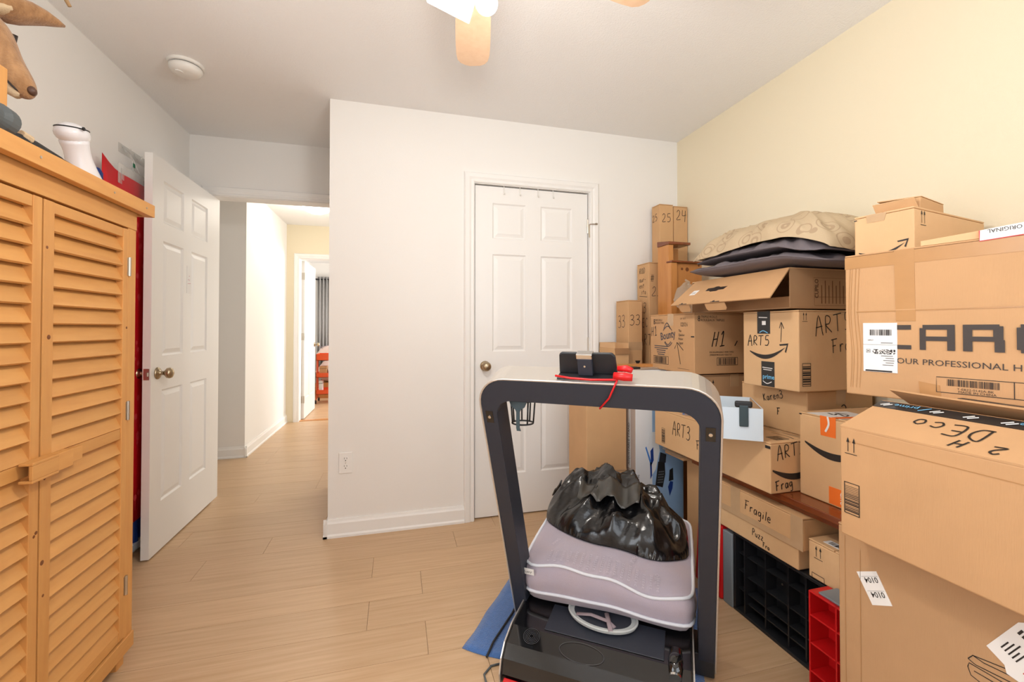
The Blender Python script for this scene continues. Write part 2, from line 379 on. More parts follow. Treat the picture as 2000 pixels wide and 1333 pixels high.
# ================================================================ structure
# floor: a base slab and every laminate plank
floor = struct(MB().box(-2.7, 2.0, -.6, 9.3, -.06, -.0045).build('floor', 'floor_base'))
PW, PL = .182, 1.22
pl_cache = {}
def plank_mesh(L):
    k = round(L, 3)
    if k not in pl_cache:
        a, b, g, c = k/2, PW/2, .0002, .0008
        mb = MB().hexa([(-a+g, -b+g, -.0045), (a-g, -b+g, -.0045), (a-g, b-g, -.0045), (-a+g, b-g, -.0045)], [(-a+c, -b+c, 0), (a-c, -b+c, 0), (a-c, b-c, 0), (-a+c, b-c, 0)])
        me = bpy.data.meshes.new('plank'); me.from_pydata(mb.v, [], mb.f); me.materials.append(M('floor_plank')); pl_cache[k] = me
    return pl_cache[k]
rows = int((9.2-.30)/PW)
prnd = random.Random(3)
for r in range(rows):
    y = .30+PW*(r+.5)
    lo, hi = (XL, XR) if y < YB+.1 else ((XL, -.3) if y < YA else (-2.0, -.2) if y < YF else (-1.7, .2))
    x = lo-prnd.choice((0, .3, .55, .8, 1.0))*1.0
    while x < hi:
        a, b = max(x, lo), min(x+PL, hi)
        if b-a > .05:
            o = link('plank', plank_mesh(b-a), floor, loc=((a+b)/2, y, 0))
        x += PL

ceiling = struct(MB().box(-2.7, 2.0, -.6, 9.3, CEIL, CEIL+.08).build('ceiling', 'ceiling_paint'))
T = .115
LY0, LY1 = -.33, .81  # opening for the added left window
struct(MB().box(XL-T, XL, YN-T, LY0, 0, CEIL).box(XL-T, XL, LY1, YA, 0, CEIL).box(XL-T, XL, LY0, LY1, 0, .75).box(XL-T, XL, LY0, LY1, 2.1, CEIL).build('wall_left', 'wall_paint'))
struct(MB().box(XR, XR+T, YN-T, 9.2, 0, CEIL).build('wall_right', 'warm_lit_cream'))
DX0, DX1, DH = .447, 1.216, 2.045
struct(MB().box(XC, DX0, YB, YB+T, 0, CEIL).box(DX1, XR, YB, YB+T, 0, CEIL).box(DX0, DX1, YB, YB+T, DH, CEIL).build('wall_back', 'wall_paint'))
struct(MB().box(XC, XC+T, YB+T, YA+T, 0, CEIL).build('wall_return', 'wall_paint'))
struct(MB().box(XC+T, XR, YA, YA+T, 0, CEIL).build('wall_closet_back', 'wall_paint'))
OX0, OX1 = -1.197, -.425
struct(MB().box(XL-T, OX0, YA, YA+T, 0, CEIL).box(OX1, XC, YA, YA+T, 0, CEIL).box(OX0, OX1, YA, YA+T, 2.05, CEIL).build('wall_alcove', 'wall_paint'))
# window wall behind the camera
WX0, WX1, WZ0, WZ1 = -.10, 1.60, .75, 2.1
struct(MB().box(XL, WX0, YN-T, YN, 0, CEIL).box(WX1, XR, YN-T, YN, 0, CEIL).box(WX0, WX1, YN-T, YN, 0, WZ0).box(WX0, WX1, YN-T, YN, WZ1, CEIL).build('wall_front', 'wall_paint'))
mat('window_glass', (235, 242, 245), .05, alpha=.06)
w1 = troot('window_1', (0, YN-.06, 0))
def window(root, x0, x1, z0, z1):
    q = MB(); e = .045
    q.box(x0, x0+e, -.03, .03, z0, z1); q.box(x1-e, x1, -.03, .03, z0, z1); q.box(x0+e, x1-e, -.03, .03, z0, z0+e); q.box(x0+e, x1-e, -.03, .03, z1-e, z1)
    q.build('window_frame', 'trim_paint', root)
    xm = (x0+x1)/2; zm = (z0+z1)/2
    MB().box(xm-.02, xm+.02, -.02, .02, z0+e, z1-e).build('mullion', 'trim_paint', root)
    for a, b in ((x0+e, xm-.02), (xm+.02, x1-e)):
        MB().box(a, b, -.003, .003, z0+e, z1-e).build('pane', 'window_glass', root)
    MB().box(x0-.04, x1+.04, .02, .09, z0-.025, z0).build('window_sill', 'trim_paint', root)
window(w1, WX0, WX1, WZ0, WZ1)
w4 = troot('added_window_4', (XL-.06, .24, 0), -math.pi/2); window(w4, -.57, .57, .75, 2.1)  # unseen window, added to let light onto the boxes

# hallway and the bedroom behind it
struct(MB().box(-2.6-T, XH, YH, YH+T, 0, CEIL).build('wall_hall_end', 'wall_paint'))
struct(MB().box(XH-T, XH, YH+T, YF, 0, CEIL).build('wall_hall_left', 'wall_paint'))
struct(MB().box(-2.7, -2.6, YA, YH, 0, CEIL).build('wall_hall_far_left', 'wall_paint'))
struct(MB().box(XL-T-1.3, XL-T, YA, YA+T, 0, CEIL).build('wall_hall_near', 'wall_paint'))
FX0, FX1 = -1.172, -.40
struct(MB().box(XH-T, FX0, YF, YF+T, 0, CEIL).box(FX1, XR, YF, YF+T, 0, CEIL).box(FX0, FX1, YF, YF+T, 2.03, CEIL).build('wall_hall_back', 'warm_lit_cream'))
struct(MB().box(-1.75, -1.65, YF+T, 9.2, 0, CEIL).build('wall_bedroom_left', 'wall_paint'))
struct(MB().box(-1.75, XR, 9.2, 9.3, 0, CEIL).build('wall_bedroom_back', 'wall_paint'))
struct(MB().box(-1.75, XH-T, YF, YF+T, 0, CEIL).build('wall_bedroom_front', 'wall_paint'))
# a window in the hallway's right wall and in the bedroom's right side
def side_window(name, x, y0, y1, z0, z1, solid):
    a, b = solid
    struct(MB().box(x, x+T, a, y0, 0, CEIL).box(x, x+T, y1, b, 0, CEIL).box(x, x+T, y0, y1, 0, z0).box(x, x+T, y0, y1, z1, CEIL).build('wall_'+name, 'wall_paint'))
side_window('hall_right', 1.2, 4.3, 5.7, .35, 2.35, (YA+T, YF))
w2 = troot('window_2', (1.26, 5.0, 0), math.pi/2); window(w2, -.7, .7, .35, 2.35)
side_window('bedroom_right', 1.3, 6.8, 8.4, .6, 2.15, (YF+T, 9.2))
w3 = troot('window_3', (1.36, 7.6, 0), math.pi/2); window(w3, -.8, .8, .6, 2.15)

# ---- trims
def skirting(name, a, b, n, h=.098):
    a, b, n = Vector((*a, 0)), Vector((*b, 0)), Vector((*n, 0))
    prof = [(0, 0), (.021, 0), (.021, .012), (.014, .02), (.014, h-.022), (.009, h-.012), (.006, h), (0, h)]
    mb = MB(); k = len(prof)
    mb.add([p+n*x+Vector((0, 0, z)) for p in (a, b) for x, z in prof], [tuple(range(k))[::-1], tuple(range(k, 2*k))]+[(i, (i+1) % k, k+(i+1) % k, k+i) for i in range(k)])
    return struct(mb.build(name, 'trim_paint'))
CW = .062
skirting('baseboard_back', (XC-.021, YB), (DX0-CW+.008, YB), (0, -1))
skirting('baseboard_back_right', (DX1+CW-.008, YB), (XR, YB), (0, -1))
skirting('baseboard_return', (XC, YB-.021), (XC, YA), (-1, 0))
skirting('baseboard_left', (XL, YN), (XL, YA), (1, 0))
skirting('baseboard_right', (XR, YN), (XR, YB), (-1, 0))
skirting('baseboard_hall_end', (-2.6, YH), (XH+.021, YH), (0, -1))
skirting('baseboard_hall_left', (XH, YH-.021), (XH, YF), (1, 0))
skirting('baseboard_alcove', (XL, YA), (OX0-CW, YA), (0, -1))
def casing(name, x0, x1, h, y, ny, both=True, z1=None, m='trim_paint'):
    """moulded casing around an opening x0..x1 on the wall plane y; ny = outward sign"""
    prof = [(0, 0), (0, .011), (.006, .014), (.018, .011), (.03, .017), (.052, .019), (.058, .013), (.062, 0)]
    def leg(P):     # P(s,d) maps along; build mitred strip between two ends
        k = len(prof); mb = MB()
        mb.add([P(0, w, d) for w, d in prof]+[P(1, w, d) for w, d in prof], [tuple(range(k))[::-1], tuple(range(k, 2*k))]+[(i, (i+1) % k, k+(i+1) % k, k+i) for i in range(k)])
        return mb
    r = troot(name)
    leg(lambda e, w, d: (x0-w, y+ny*d, 0 if e == 0 else h+w)).build('casing_side', m, r)
    leg(lambda e, w, d: (x1+w, y+ny*d, 0 if e == 0 else h+w)).build('casing_side', m, r)
    leg(lambda e, w, d: ((x0-w) if e == 0 else (x1+w), y+ny*d, h+w)).build('casing_head', m, r)
    return r
def jamb(r, x0, x1, h, y0, y1, m='trim_paint'):
    MB().box(x0, x0+.008, y0, y1, 0, h).build('jamb', m, r); MB().box(x1-.008, x1, y0, y1, 0, h).build('jamb', m, r); MB().box(x0+.008, x1-.008, y0, y1, h-.008, h).build('jamb', m, r)
t1 = casing('trim_1', DX0+.004, DX1-.004, DH-.004, YB, -1); jamb(t1, DX0, DX1, DH, YB, YB+T)
t2 = casing('trim_2', OX0+.004, OX1-.004, 2.046, YA, -1); jamb(t2, OX0, OX1, 2.05, YA, YA+T)
casing('trim_3', OX0+.004, OX1-.004, 2.046, YA+T, 1)
t4 = casing('trim_4', FX0+.004, FX1-.004, 2.026, YF, -1, m='trim_paint'); jamb(t4, FX0, FX1, 2.03, YF, YF+T)
MB().box(FX0, FX1, YF+.02, YF+.10, 0, .006).build('threshold', 'pine_stain', t4)

# ---- six panel doors
PAN = [(.258, .835), (1.012, 1.612), (1.708, 1.928)]
def six_panel(name, loc, rz, w, h, knob_z=.92, hinges=True, lock_x=None):
    r = troot(name, loc, rz); t = .0175; z0 = .008
    st = .108; md = .098; pw = (w-2*st-md)/2
    xs = [(st, st+pw), (st+pw+md, w-st)]
    q = MB(); q.box(0, st, -t, t, z0, h); q.box(w-st, w, -t, t, z0, h)
    zz = [z0]+[v for p in PAN for v in p]+[h]
    for i in range(0, len(zz), 2): q.box(st, w-st, -t, t, zz[i], zz[i+1])
    for a, b in PAN: q.box(xs[0][1], xs[1][0], -t, t, a, b)
    q.build('door_frame', 'door_paint', r)
    for a, b in PAN:
        for x0, x1 in xs:
            p = MB()
            rings = []
            for s in (-1, 1):
                for ins, d in ((0, t-.0005), (.008, t-.008), (.013, t-.008), (.034, t-.001)):
                    rings.append((s, [(x0+ins, s*d, a+ins), (x1-ins, s*d, a+ins), (x1-ins, s*d, b-ins), (x0+ins, s*d, b-ins)]))
            for k in (0, 4):
                vs = [v for _, rg in rings[k:k+4] for v in rg]
                fs = [(i*4+j, i*4+(j+1) % 4, (i+1)*4+(j+1) % 4, (i+1)*4+j) for i in range(3) for j in range(4)]+[(12, 13, 14, 15)]
                p.add(vs, fs)
            p.build('panel', 'door_paint', r)
    kx = w-.062
    prof = [(.031, 0), (.031, .004), (.026, .009), (.011, .013), (.010, .030), (.016, .036), (.026, .044), (.028, .054), (.024, .064), (.012, .070), (.001, .071)]
    for s in (-1, 1):
        MB().lathe([(a, b) for a, b in prof], (kx, s*t, knob_z), (0, s, 0), 20).build('knob', 'brass_aged', r, smooth=True)
    lp = MB().box(w, w+.0015, -.0125, .0125, knob_z-.028, knob_z+.028).build('latch_plate', 'nickel', r)
    MB().box(w+.0015, w+.009, -.006, .006, knob_z-.009, knob_z+.009).build('latch_bolt', 'nickel', lp)
    if hinges:
        for z in (.25, 1.05, 1.82):
            hg = MB().lathe([(.006, -.045), (.006, .045)], (-.003, hinges*t, z), (0, 0, 1), 10).box(-.002, .001, -t*.9, t*.9, z-.044, z+.044).build('hinge', 'nickel', r)
    return r
d1 = six_panel('door_1', (DX1-.0135, YB+.032, 0), math.pi, DX1-DX0-.027, 2.030, knob_z=.925, hinges=1)
d2 = six_panel('door_2', (-1.199, 3.312, 0), -math.pi/2, .762, 2.036, knob_z=.925, hinges=-1)
d3 = six_panel('door_3', (-1.150, YF+T+.025, 0), math.pi/2, .752, 2.015, knob_z=.925, hinges=-1)
# flip latch pin high on the closet casing
pl = MB().box(0, .012, 0, .004, 0, .085).build('hinge_pin_stop', 'nickel', t1, loc=(DX1-.012, YB-.006, 1.745))
MB().tube([(0, 0, 0), (.012, -.012, 0), (.03, -.016, 0)], .004, 8).lathe([(.007, 0), (.007, .012)], (.03, -.02, 0), (1, 0, 0), 8).build('stop_arm', 'nickel', pl, loc=(.006, -.002, .085))

# over-the-door hooks on the closet door
for x in (.64, .743, .862, .962):
    q = MB()
    zt = 2.036
    q.tube([(x, YB+.030, zt+.002), (x, YB+.008, zt+.003), (x, YB+.007, zt-.03), (x, YB+.005, zt-.05), (x, YB-.008, zt-.056), (x, YB-.014, zt-.046)], .0024, 6)
    o = q.build('over_door_hook', 'fan_white', None, smooth=True)
    tag(o, {.64: 'leftmost of the four small clear hooks over the closet door top', .743: 'second from left of the small clear hooks over the closet door', .862: 'third from left of the small clear hooks over the closet door', .962: 'rightmost of the four small clear hooks over the closet door top'}[x], 'hook', 'clear hooks over the closet door')

# paper tag on the open door, heart tag on the bedroom door
f = Face(None, (-1.1812, 2.99, 1.365), (0, 1, 0), (0, 0, 1), (1, 0, 0))
nt_ = thing('paper_note', 'small white paper note stuck between panels of the open door', 'note', (-1.1812, 2.95, 1.36))
fn = Face(nt_, (0, -.028, 0), (0, 1, 0), (0, 0, 1), (1, 0, 0))
fn.rect(0, 0, .055, .16, 'paper_white', 'sheet', .0012)
fn.strokes([[(.012, .075), (.02, .083), (.028, .074), (.036, .083)], [(.008, .055), (.048, .06)], [(.022, .10), (.036, .102)]], .0022, mat('pink_ink', (205, 130, 150)), 'handwriting', .0018)
hd = thing('door_hanger', 'white round door hanger on the far bedroom door', 'hanger', (-1.1325, 6.42, 1.48))
MB().lathe([(.055, 0), (.055, .006)], (0, 0, -.02), (1, 0, 0), 20).build('plaque', 'paper_white', hd)
MB().tube([(.003, 0, .03), (.003, .02, .08), (.003, 0, .13), (.003, -.02, .08)], .003, 6, closed=True).build('cord', 'paper_white', hd)

# smoke detector
sd = thing('smoke_detector', 'round white smoke detector on the ceiling', 'smoke detector', (-.995, 2.43, CEIL))
MB().lathe([(.075, 0), (.075, -.012), (.070, -.014)], n=32).build('base', 'fan_white', sd, smooth=False)
MB().lathe([(.064, -.014), (.064, -.018)], n=32).build('vent_ring', 'black_satin', sd)
cv = MB().lathe([(.068, -.018), (.069, -.028), (.06, -.044), (.04, -.050), (.001, -.051)], n=32).build('cover', 'fan_white', sd, smooth=True)
MB().lathe([(.018, -.049), (.018, -.054), (.001, -.054)], (-.02, -.02, 0), n=20).build('test_button', 'fan_white', cv)

# wall outlet
ol = thing('wall_outlet', 'white duplex wall outlet low on the wall beside the closet', 'outlet', (-.272, YB, .404))
MB().box(-.036, .036, -.006, 0, -.058, .058).build('cover_plate', 'trim_paint', ol, bevel=.003)
for z in (.021, -.021):
    rc = MB().lathe([(.0165, .006), (.0165, .0085)], (0, 0, z), (0, -1, 0), 24).build('receptacle', 'trim_paint', ol)
    MB().box(-.0075, -.0055, -.0092, -.008, z+.001, z+.010).box(.0055, .0075, -.0092, -.008, z+.001, z+.009).lathe([(.0028, .008), (.0028, .0092)], (0, 0, z-.007), (0, -1, 0), 10).build('slots', 'marker', rc)
MB().lathe([(.003, .006), (.003, .0075)], (0, 0, 0), (0, -1, 0), 10).build('screw', 'nickel', ol)

# hallway ceiling lamp
hl = thing('ceiling_lamp', 'glowing white dome lamp on the hallway ceiling', 'lamp', (-.80, 4.83, CEIL))
MB().lathe([(.15, 0), (.15, -.015)], n=32).build('base', 'fan_white', hl)
MB().lathe([(.14, -.015), (.138, -.04), (.11, -.075), (.06, -.095), (.001, -.10)], n=32).build('dome', 'lamp_glass', hl, smooth=True)
l_ = lamp('hall_lamp_light', 'POINT', (0, 0, -.16), 7, (1, .93, .82), .1); l_.parent = hl

# ---- bedroom seen through the hallway: cart, curtain, bed
ct = thing('rolling_cart', 'orange three-tier rolling metal cart in the far bedroom', 'cart', (-.97, 7.35, 0))
for z, h in ((.66, .10), (.40, .07), (.14, .07)):
    MB().box(-.22, .22, -.16, .16, z, z+.006).box(-.22, .22, -.16, -.155, z, z+h).box(-.22, .22, .155, .16, z, z+h).box(-.22, -.215, -.16, .16, z, z+h).box(.215, .22, -.16, .16, z, z+h).build('tray', 'orange_metal', ct)
for sx in (-1, 1):
    for sy in (-.05, .05):
        MB().tube([(sx*.225, sy, .75), (sx*.225, sy, .12), (sx*.225, sy*1.6, .07), (sx*.225, sy*3, .055)], .008, 8).build('upright', 'orange_metal', ct, smooth=True)
    for sy in (-.15, .15):
        MB().lathe([(.028, -.01), (.028, .01)], (sx*.225, sy, .028), (1, 0, 0), 14).build('caster', 'black_plastic', ct)
for nm, x, y, w, h, m in (('shoe_box', -.13, -.02, .11, .16, 'dark'), ('storage_bag', .02, .0, .14, .12, 'pillow_grey'), ('book', -.16, -.06, .05, .2, 'white_carton')):
    o = thing(nm, {'shoe_box': 'brown box on the middle tray of the orange cart', 'storage_bag': 'grey pouch on the middle tray of the orange cart', 'book': 'white notebook standing in the lowest tray of the orange cart'}[nm], nm.split('_')[-1], (-.97+x, 7.35+y, .407 if nm != 'book' else .147))
    MB().box(-w/2, w/2, -.06, .06, 0, h).build('body', m, o, bevel=.006); MB().box(-w/2-.002, w/2+.002, -.062, .062, h*.78, h*.8).build('rim', 'black_plastic', o)
cu = thing('curtain', 'grey curtain hanging on a dark rod in the far bedroom', 'curtain', (-1.12, 9.08, 0))
pts = [(-.36+i*.012, .03*math.sin(i*1.25)) for i in range(61)]
mb = MB()
for k, z in enumerate((.30, 2.16)):
    mb.v += [(x, y, z) for x, y in pts]
mb.f += [(i, i+1, 61+i+1, 61+i) for i in range(60)]
c_ = mb.build('drape', 'curtain', cu, smooth=True); sm = c_.modifiers.new('thick', 'SOLIDIFY'); sm.thickness = .004
MB().box(-.40, -.38, 0, .12, 2.10, 2.12).tube([(-.42, 0, 2.11), (1.5, 0, 2.11)], .014, 10).lathe([(.001, -.04), (.028, -.025), (.03, 0), (.02, .02)], (-.42, 0, 2.11), (1, 0, 0), 12).build('rod', 'black_plastic', cu)
bd = thing('bed', 'bed with a pale striped cover in the far bedroom', 'bed', (-.55, 8.35, 0))
def puffy(mb, a, b, z0, z1, nx=14, ny=14, p=4, fn=None):
    """soft box/pillow: grid top and bottom joined at the rim"""
    vs = []; zm = (z0+z1)/2
    for s in (1, -1):
        for j in range(ny+1):
            for i in range(nx+1):
                u, v = -1+2*i/nx, -1+2*j/ny
                h = (max(0, 1-abs(u)**p)*max(0, 1-abs(v)**p))**.5
                z = zm+s*h*(z1-z0)/2
                P = Vector((a*u, b*v, z))
                vs.append(fn(P, u, v, s, h) if fn else P)
    N_ = (nx+1)*(ny+1); fs = []
    for j in range(ny):
        for i in range(nx):
            q = (j*(nx+1)+i, j*(nx+1)+i+1, (j+1)*(nx+1)+i+1, (j+1)*(nx+1)+i); fs.append(q); fs.append(tuple(N_+k for k in q[::-1]))
    mb.add(vs, fs); return mb
MB().box(-.74, .74, -.6, .6, 0, .25).build('bed_frame', 'pine_stain', bd)
puffy(MB(), .75, .62, .252, .62, p=10).build('mattress', 'bed_cloth', bd, smooth=True)
puffy(MB(), .35, .25, .6, .86, p=4).build('pillow', 'bed_cloth', bd, smooth=True, loc=(-.40, -.2, 0))
for i in range(5):
    q = MB().tube([(-.72+i*.05, -.4, .83-.02*i), (-.55+i*.05, -.2, .868), (-.38+i*.05, 0, .84)], .006, 6)
    q.build('stripe', 'strap_mauve', bd, smooth=True)
# ================================================================ louvred wooden cabinet (left)
CXF, CY0, CY1 = -.885, .975, 1.812
CR = Vector((-1.10, (CY0+CY1)/2, 0))
cab = thing('louvred_cabinet', 'tall cedar storage cabinet with two louvred doors against the left wall', 'cabinet', CR)
OFF = tuple(-CR)
def cpart(mb, name, m='cedar', parent=cab, bevel=.0015, smooth=False): return mb.build(name, m, parent, bevel=bevel, loc=OFF if parent is cab else None, smooth=smooth)
CB = -1.315
cpart(MB().box(CB, CXF-.02, CY1-.018, CY1, .05, 1.56), 'side_panel', 'cedar_post'); cpart(MB().box(CB, CXF-.02, CY0, CY0+.018, .05, 1.56), 'side_panel', 'cedar_post')
cpart(MB().box(CB, CB+.012, CY0+.018, CY1-.018, .05, 1.56), 'back_panel', 'cedar_post'); cpart(MB().box(CB+.012, CXF-.03, CY0+.018, CY1-.018, .07, .085), 'bottom_panel')
cpart(MB().box(CXF-.02, CXF, CY0, CY1, 1.498, 1.56), 'top_rail'); cpart(MB().box(CXF-.02, CXF+.004, CY0, CY1, .055, .105), 'bottom_rail')
cpart(MB().box(CXF-.022, CXF-.002, CY1-.045, CY1, .105, 1.498), 'stile', 'cedar_post'); cpart(MB().box(CXF-.022, CXF-.002, CY0, CY0+.045, .105, 1.498), 'stile', 'cedar_post')
cpart(MB().box(CB-.005, CXF+.012, CY0-.02, CY1+.03, 1.578, 1.592), 'top_board')
cpart(MB().box(CXF+.006, CXF+.034, CY0-.03, CY1+.042, 1.556, 1.600), 'cornice')
cpart(MB().box(CB, CXF+.006, CY1+.022, CY1+.042, 1.556, 1.600), 'cornice')
for y in (1.33, 1.62, 1.80): cpart(MB().lathe([(.0035, 0), (.0035, .001)], (CXF+.034, y, 1.578), (1, 0, 0), 8), 'screw', 'nickel', bevel=0)
for y in (CY0+.01, CY1-.05):
    for x in (CB+.01, CXF-.06): cpart(MB().box(x, x+.04, y, y+.04, 0, .055), 'foot', 'cedar_post')
SL = {}
def cab_door(ya, yb, knots):
    """ya..yb; stiles, rails and the louvre slats of one door"""
    zb, zt = .112, 1.492
    d = bpy.data.objects.new('door', None); COL.objects.link(d); d.parent = cab; d.location = (CXF-CR.x, ya-CR.y, 0)
    W = yb-ya; sw = .036
    MB().box(-.022, 0, 0, sw, zb, zt).build('stile', 'cedar_post', d, bevel=.0015); MB().box(-.022, 0, W-sw*.8, W, zb, zt).build('stile', 'cedar_post', d, bevel=.0015)
    MB().box(-.020, -.002, sw, W-sw*.8, zt-.03, zt).build('rail', 'cedar', d, bevel=.0015); MB().box(-.020, -.002, sw, W-sw*.8, zb, zb+.03).build('rail', 'cedar', d, bevel=.0015)
    MB().box(-.020, -.003, sw, W-sw*.8, .785, .820).build('rail', 'cedar', d, bevel=.0015)
    L = W-sw*1.8
    key = round(L, 4)
    if key not in SL:
        mb = MB().hexa([(-.030, 0, .023), (-.0245, 0, .029), (-.0245, L, .029), (-.030, L, .023)], [(-.007, 0, -.026), (-.001, 0, -.022), (-.001, L, -.022), (-.007, L, -.026)])
        me = bpy.data.meshes.new('slat'); me.from_pydata(mb.v, [], mb.f); me.materials.append(M('cedar'))
        bm = bmesh.new(); bm.from_mesh(me); bmesh.ops.recalc_face_normals(bm, faces=bm.faces); bm.to_mesh(me); bm.free(); SL[key] = me
    for lo, hi in ((zb+.03, .785), (.820, zt-.03)):
        n = round((hi-lo)/.048)
        for i in range(n): link('slat', SL[key], d, loc=(0, sw, lo+(hi-lo)*(i+.5)/n))
    return d
drR = cab_door(1.397, 1.765, 1); drL = cab_door(1.022, 1.391, 0)
for z in (1.365, .875, .285):
    MB().lathe([(.0045, -.032), (.0045, .032)], (.003, 1.766-1.397, z), (0, 0, 1), 8).box(-.001, .0015, 1.757-1.397, 1.775-1.397, z-.03, z+.03).build('hinge', 'nickel', drR)
krnd = random.Random(5)
for dd, L in ((drR, .368), (drL, .369)):
    for k in range(6):
        y = krnd.choice((krnd.uniform(.008, .028), krnd.uniform(L-.024, L-.006)))
        MB().lathe([(krnd.uniform(.004, .007), 0), (.001, .0006)], (.0001, y, krnd.uniform(.2, 1.4)), (1, 0, 0), 10).build('knot', 'knot', dd)
# wooden slide latch
la = MB().box(CXF+.001, CXF+.030, 1.325, 1.412, .775, .782).box(CXF+.001, CXF+.030, 1.325, 1.412, .818, .825).box(CXF+.022, CXF+.030, 1.325, 1.412, .782, .818)
cpart(la, 'latch_keeper', 'cedar'); cpart(MB().box(CXF+.003, CXF+.018, 1.418, 1.520, .783, .820), 'latch_bar', 'cedar'); cpart(MB().box(CXF+.001, CXF+.026, 1.414, 1.470, .778, .824), 'latch_guide', 'cedar')

# ---- things on the cabinet top (top surface z = 1.600 at the cornice)
stm = thing('garment_steamer', 'white handheld garment steamer standing on the wooden cabinet', 'steamer', (-1.05, 1.86, 1.592))
q = MB().tube([(0, 0, .02), (0, -.006, .04), (0, -.030, .085), (0, -.052, .13), (0, -.066, .165), (0, -.076, .185), (0, -.086, .203)], .05, 20, rs=[.058, .056, .046, .036, .034, .038, .043])
o = q.build('body', 'white_plastic', stm, smooth=True); sb = o.modifiers.new('s', 'SUBSURF'); sb.levels = sb.render_levels = 1
def hd_pt(a, b):      # tilted ellipsoid head
    p = Vector((.044*math.cos(a)*math.cos(b), .052*math.sin(a)*math.cos(b), .036*math.sin(b)))
    return Matrix.Rotation(math.radians(10), 3, 'X') @ p+Vector((0, -.088, .213))
mb = MB(); mb.add([hd_pt(2*math.pi*i/24, -math.pi/2+math.pi*j/12) for j in range(13) for i in range(24)], [(j*24+i, j*24+(i+1) % 24, (j+1)*24+(i+1) % 24, (j+1)*24+i) for j in range(12) for i in range(24)])
hdm = mb.build('head', 'white_plastic', stm, smooth=True)
MB().tube([hd_pt(2*math.pi*i/32, .42)*1.0+Vector((0, 0, .001)) for i in range(32)], .0022, 6, closed=True).build('plate_seam', 'black_plastic', hdm, smooth=True)
MB().lathe([(.006, 0), (.006, .004)], (.046, -.118, .222), (1, 0, 0), 10).build('button', 'black_plastic', stm)
cb = thing('black_cable_bundle', 'black coiled cable lying along the cabinet top', 'cable', (-.905, 1.42, 1.601))
MB().tube([(-.02, -.12, .014), (0, -.08, .022), (-.01, -.02, .028), (.004, .05, .018), (-.004, .12, .008)], .012, 8, rs=[.012, .014, .015, .010, .007]).build('coil', 'black_plastic', cb, smooth=True)
MB().tube([(.0, -.10, .01), (.014, -.03, .014), (.0, .04, .022), (.012, .10, .012), (.0, .135, .007)], .007, 8).build('lead', 'black_plastic', cb, smooth=True)
ws = tag(MB().tube([(-.902, 1.345, 1.637), (-.899, 1.372, 1.633)], .010, 8).build('wooden_peg', 'deer_pale', None, bevel=.001), 'short pale wooden peg on the black cable', 'peg')
fl = thing('flashlight', 'grey rubber flashlight end on the cabinet near the deer mount', 'flashlight', (-.888, 1.262, 1.601))
MB().lathe([(.026, -.12), (.026, -.03), (.034, -.015), (.034, .014)], (0, 0, .036), (-.15, 1, 0), 24).build('barrel', 'rubber_grey', fl, smooth=False)
MB().lathe([(.029, .0142), (.029, .016)], (0, 0, .036), (-.15, 1, 0), 24).build('cap', 'black_satin', fl)
wb = thing('wooden_block', 'upright orange wooden board on the cabinet, in front of the deer', 'board', (-.940, 1.26, 1.6005))
MB().box(-.012, .012, -.09, .085, 0, .193).build('board', 'cedar_post', wb, bevel=.002); MB().box(-.03, -.012, -.07, .06, 0, .02).build('cleat', 'cedar_post', wb, bevel=.002)

# ================================================================ deer mount
dr = thing('deer_mount', 'mounted deer head with long ears on the left wall', 'deer head', (XL, 1.47, 1.80))
def dl(p): return Vector(p)-Vector((XL, 1.47, 1.80))
Nn, Sk = Vector((-.924, 1.404, 1.756)), Vector((-1.031, 1.414, 1.918)); ax = (Nn-Sk).normalized()
path = [Nn+ax*.004, Nn-ax*.008, Nn-ax*.03, Nn-ax*.065, Nn-ax*.105, Nn-ax*.145, Nn-ax*.185, Nn-ax*.225+Vector((-.012, 0, 0)), Vector((-1.105, 1.425, 1.955)), Vector((-1.175, 1.445, 1.915)), Vector((-1.25, 1.462, 1.85)), Vector((-1.318, 1.47, 1.80))]
rs = [.006, .020, .030, .034, .038, .048, .058, .062, .066, .080, .105, .135]
o = MB().tube([dl(p) for p in path], .05, 20, rs=rs).build('head_and_neck', 'deer_fur', dr, smooth=True)
sb = o.modifiers.new('s', 'SUBSURF'); sb.levels = sb.render_levels = 2
pqm = [(math.cos(a)*.15, math.sin(a)*.18) for a in [i*math.pi/16 for i in range(32)]]
MB().prism(pqm, lambda x, y, k: (.001+.022*k, x, y+.015)).build('plaque', 'pine_stain', dr, bevel=.006)
lf = Vector((.30, .95, 0)); lf = (lf-ax*lf.dot(ax)).normalized(); nf = ax.cross(lf).normalized()
if nf.x < 0: nf = -nf
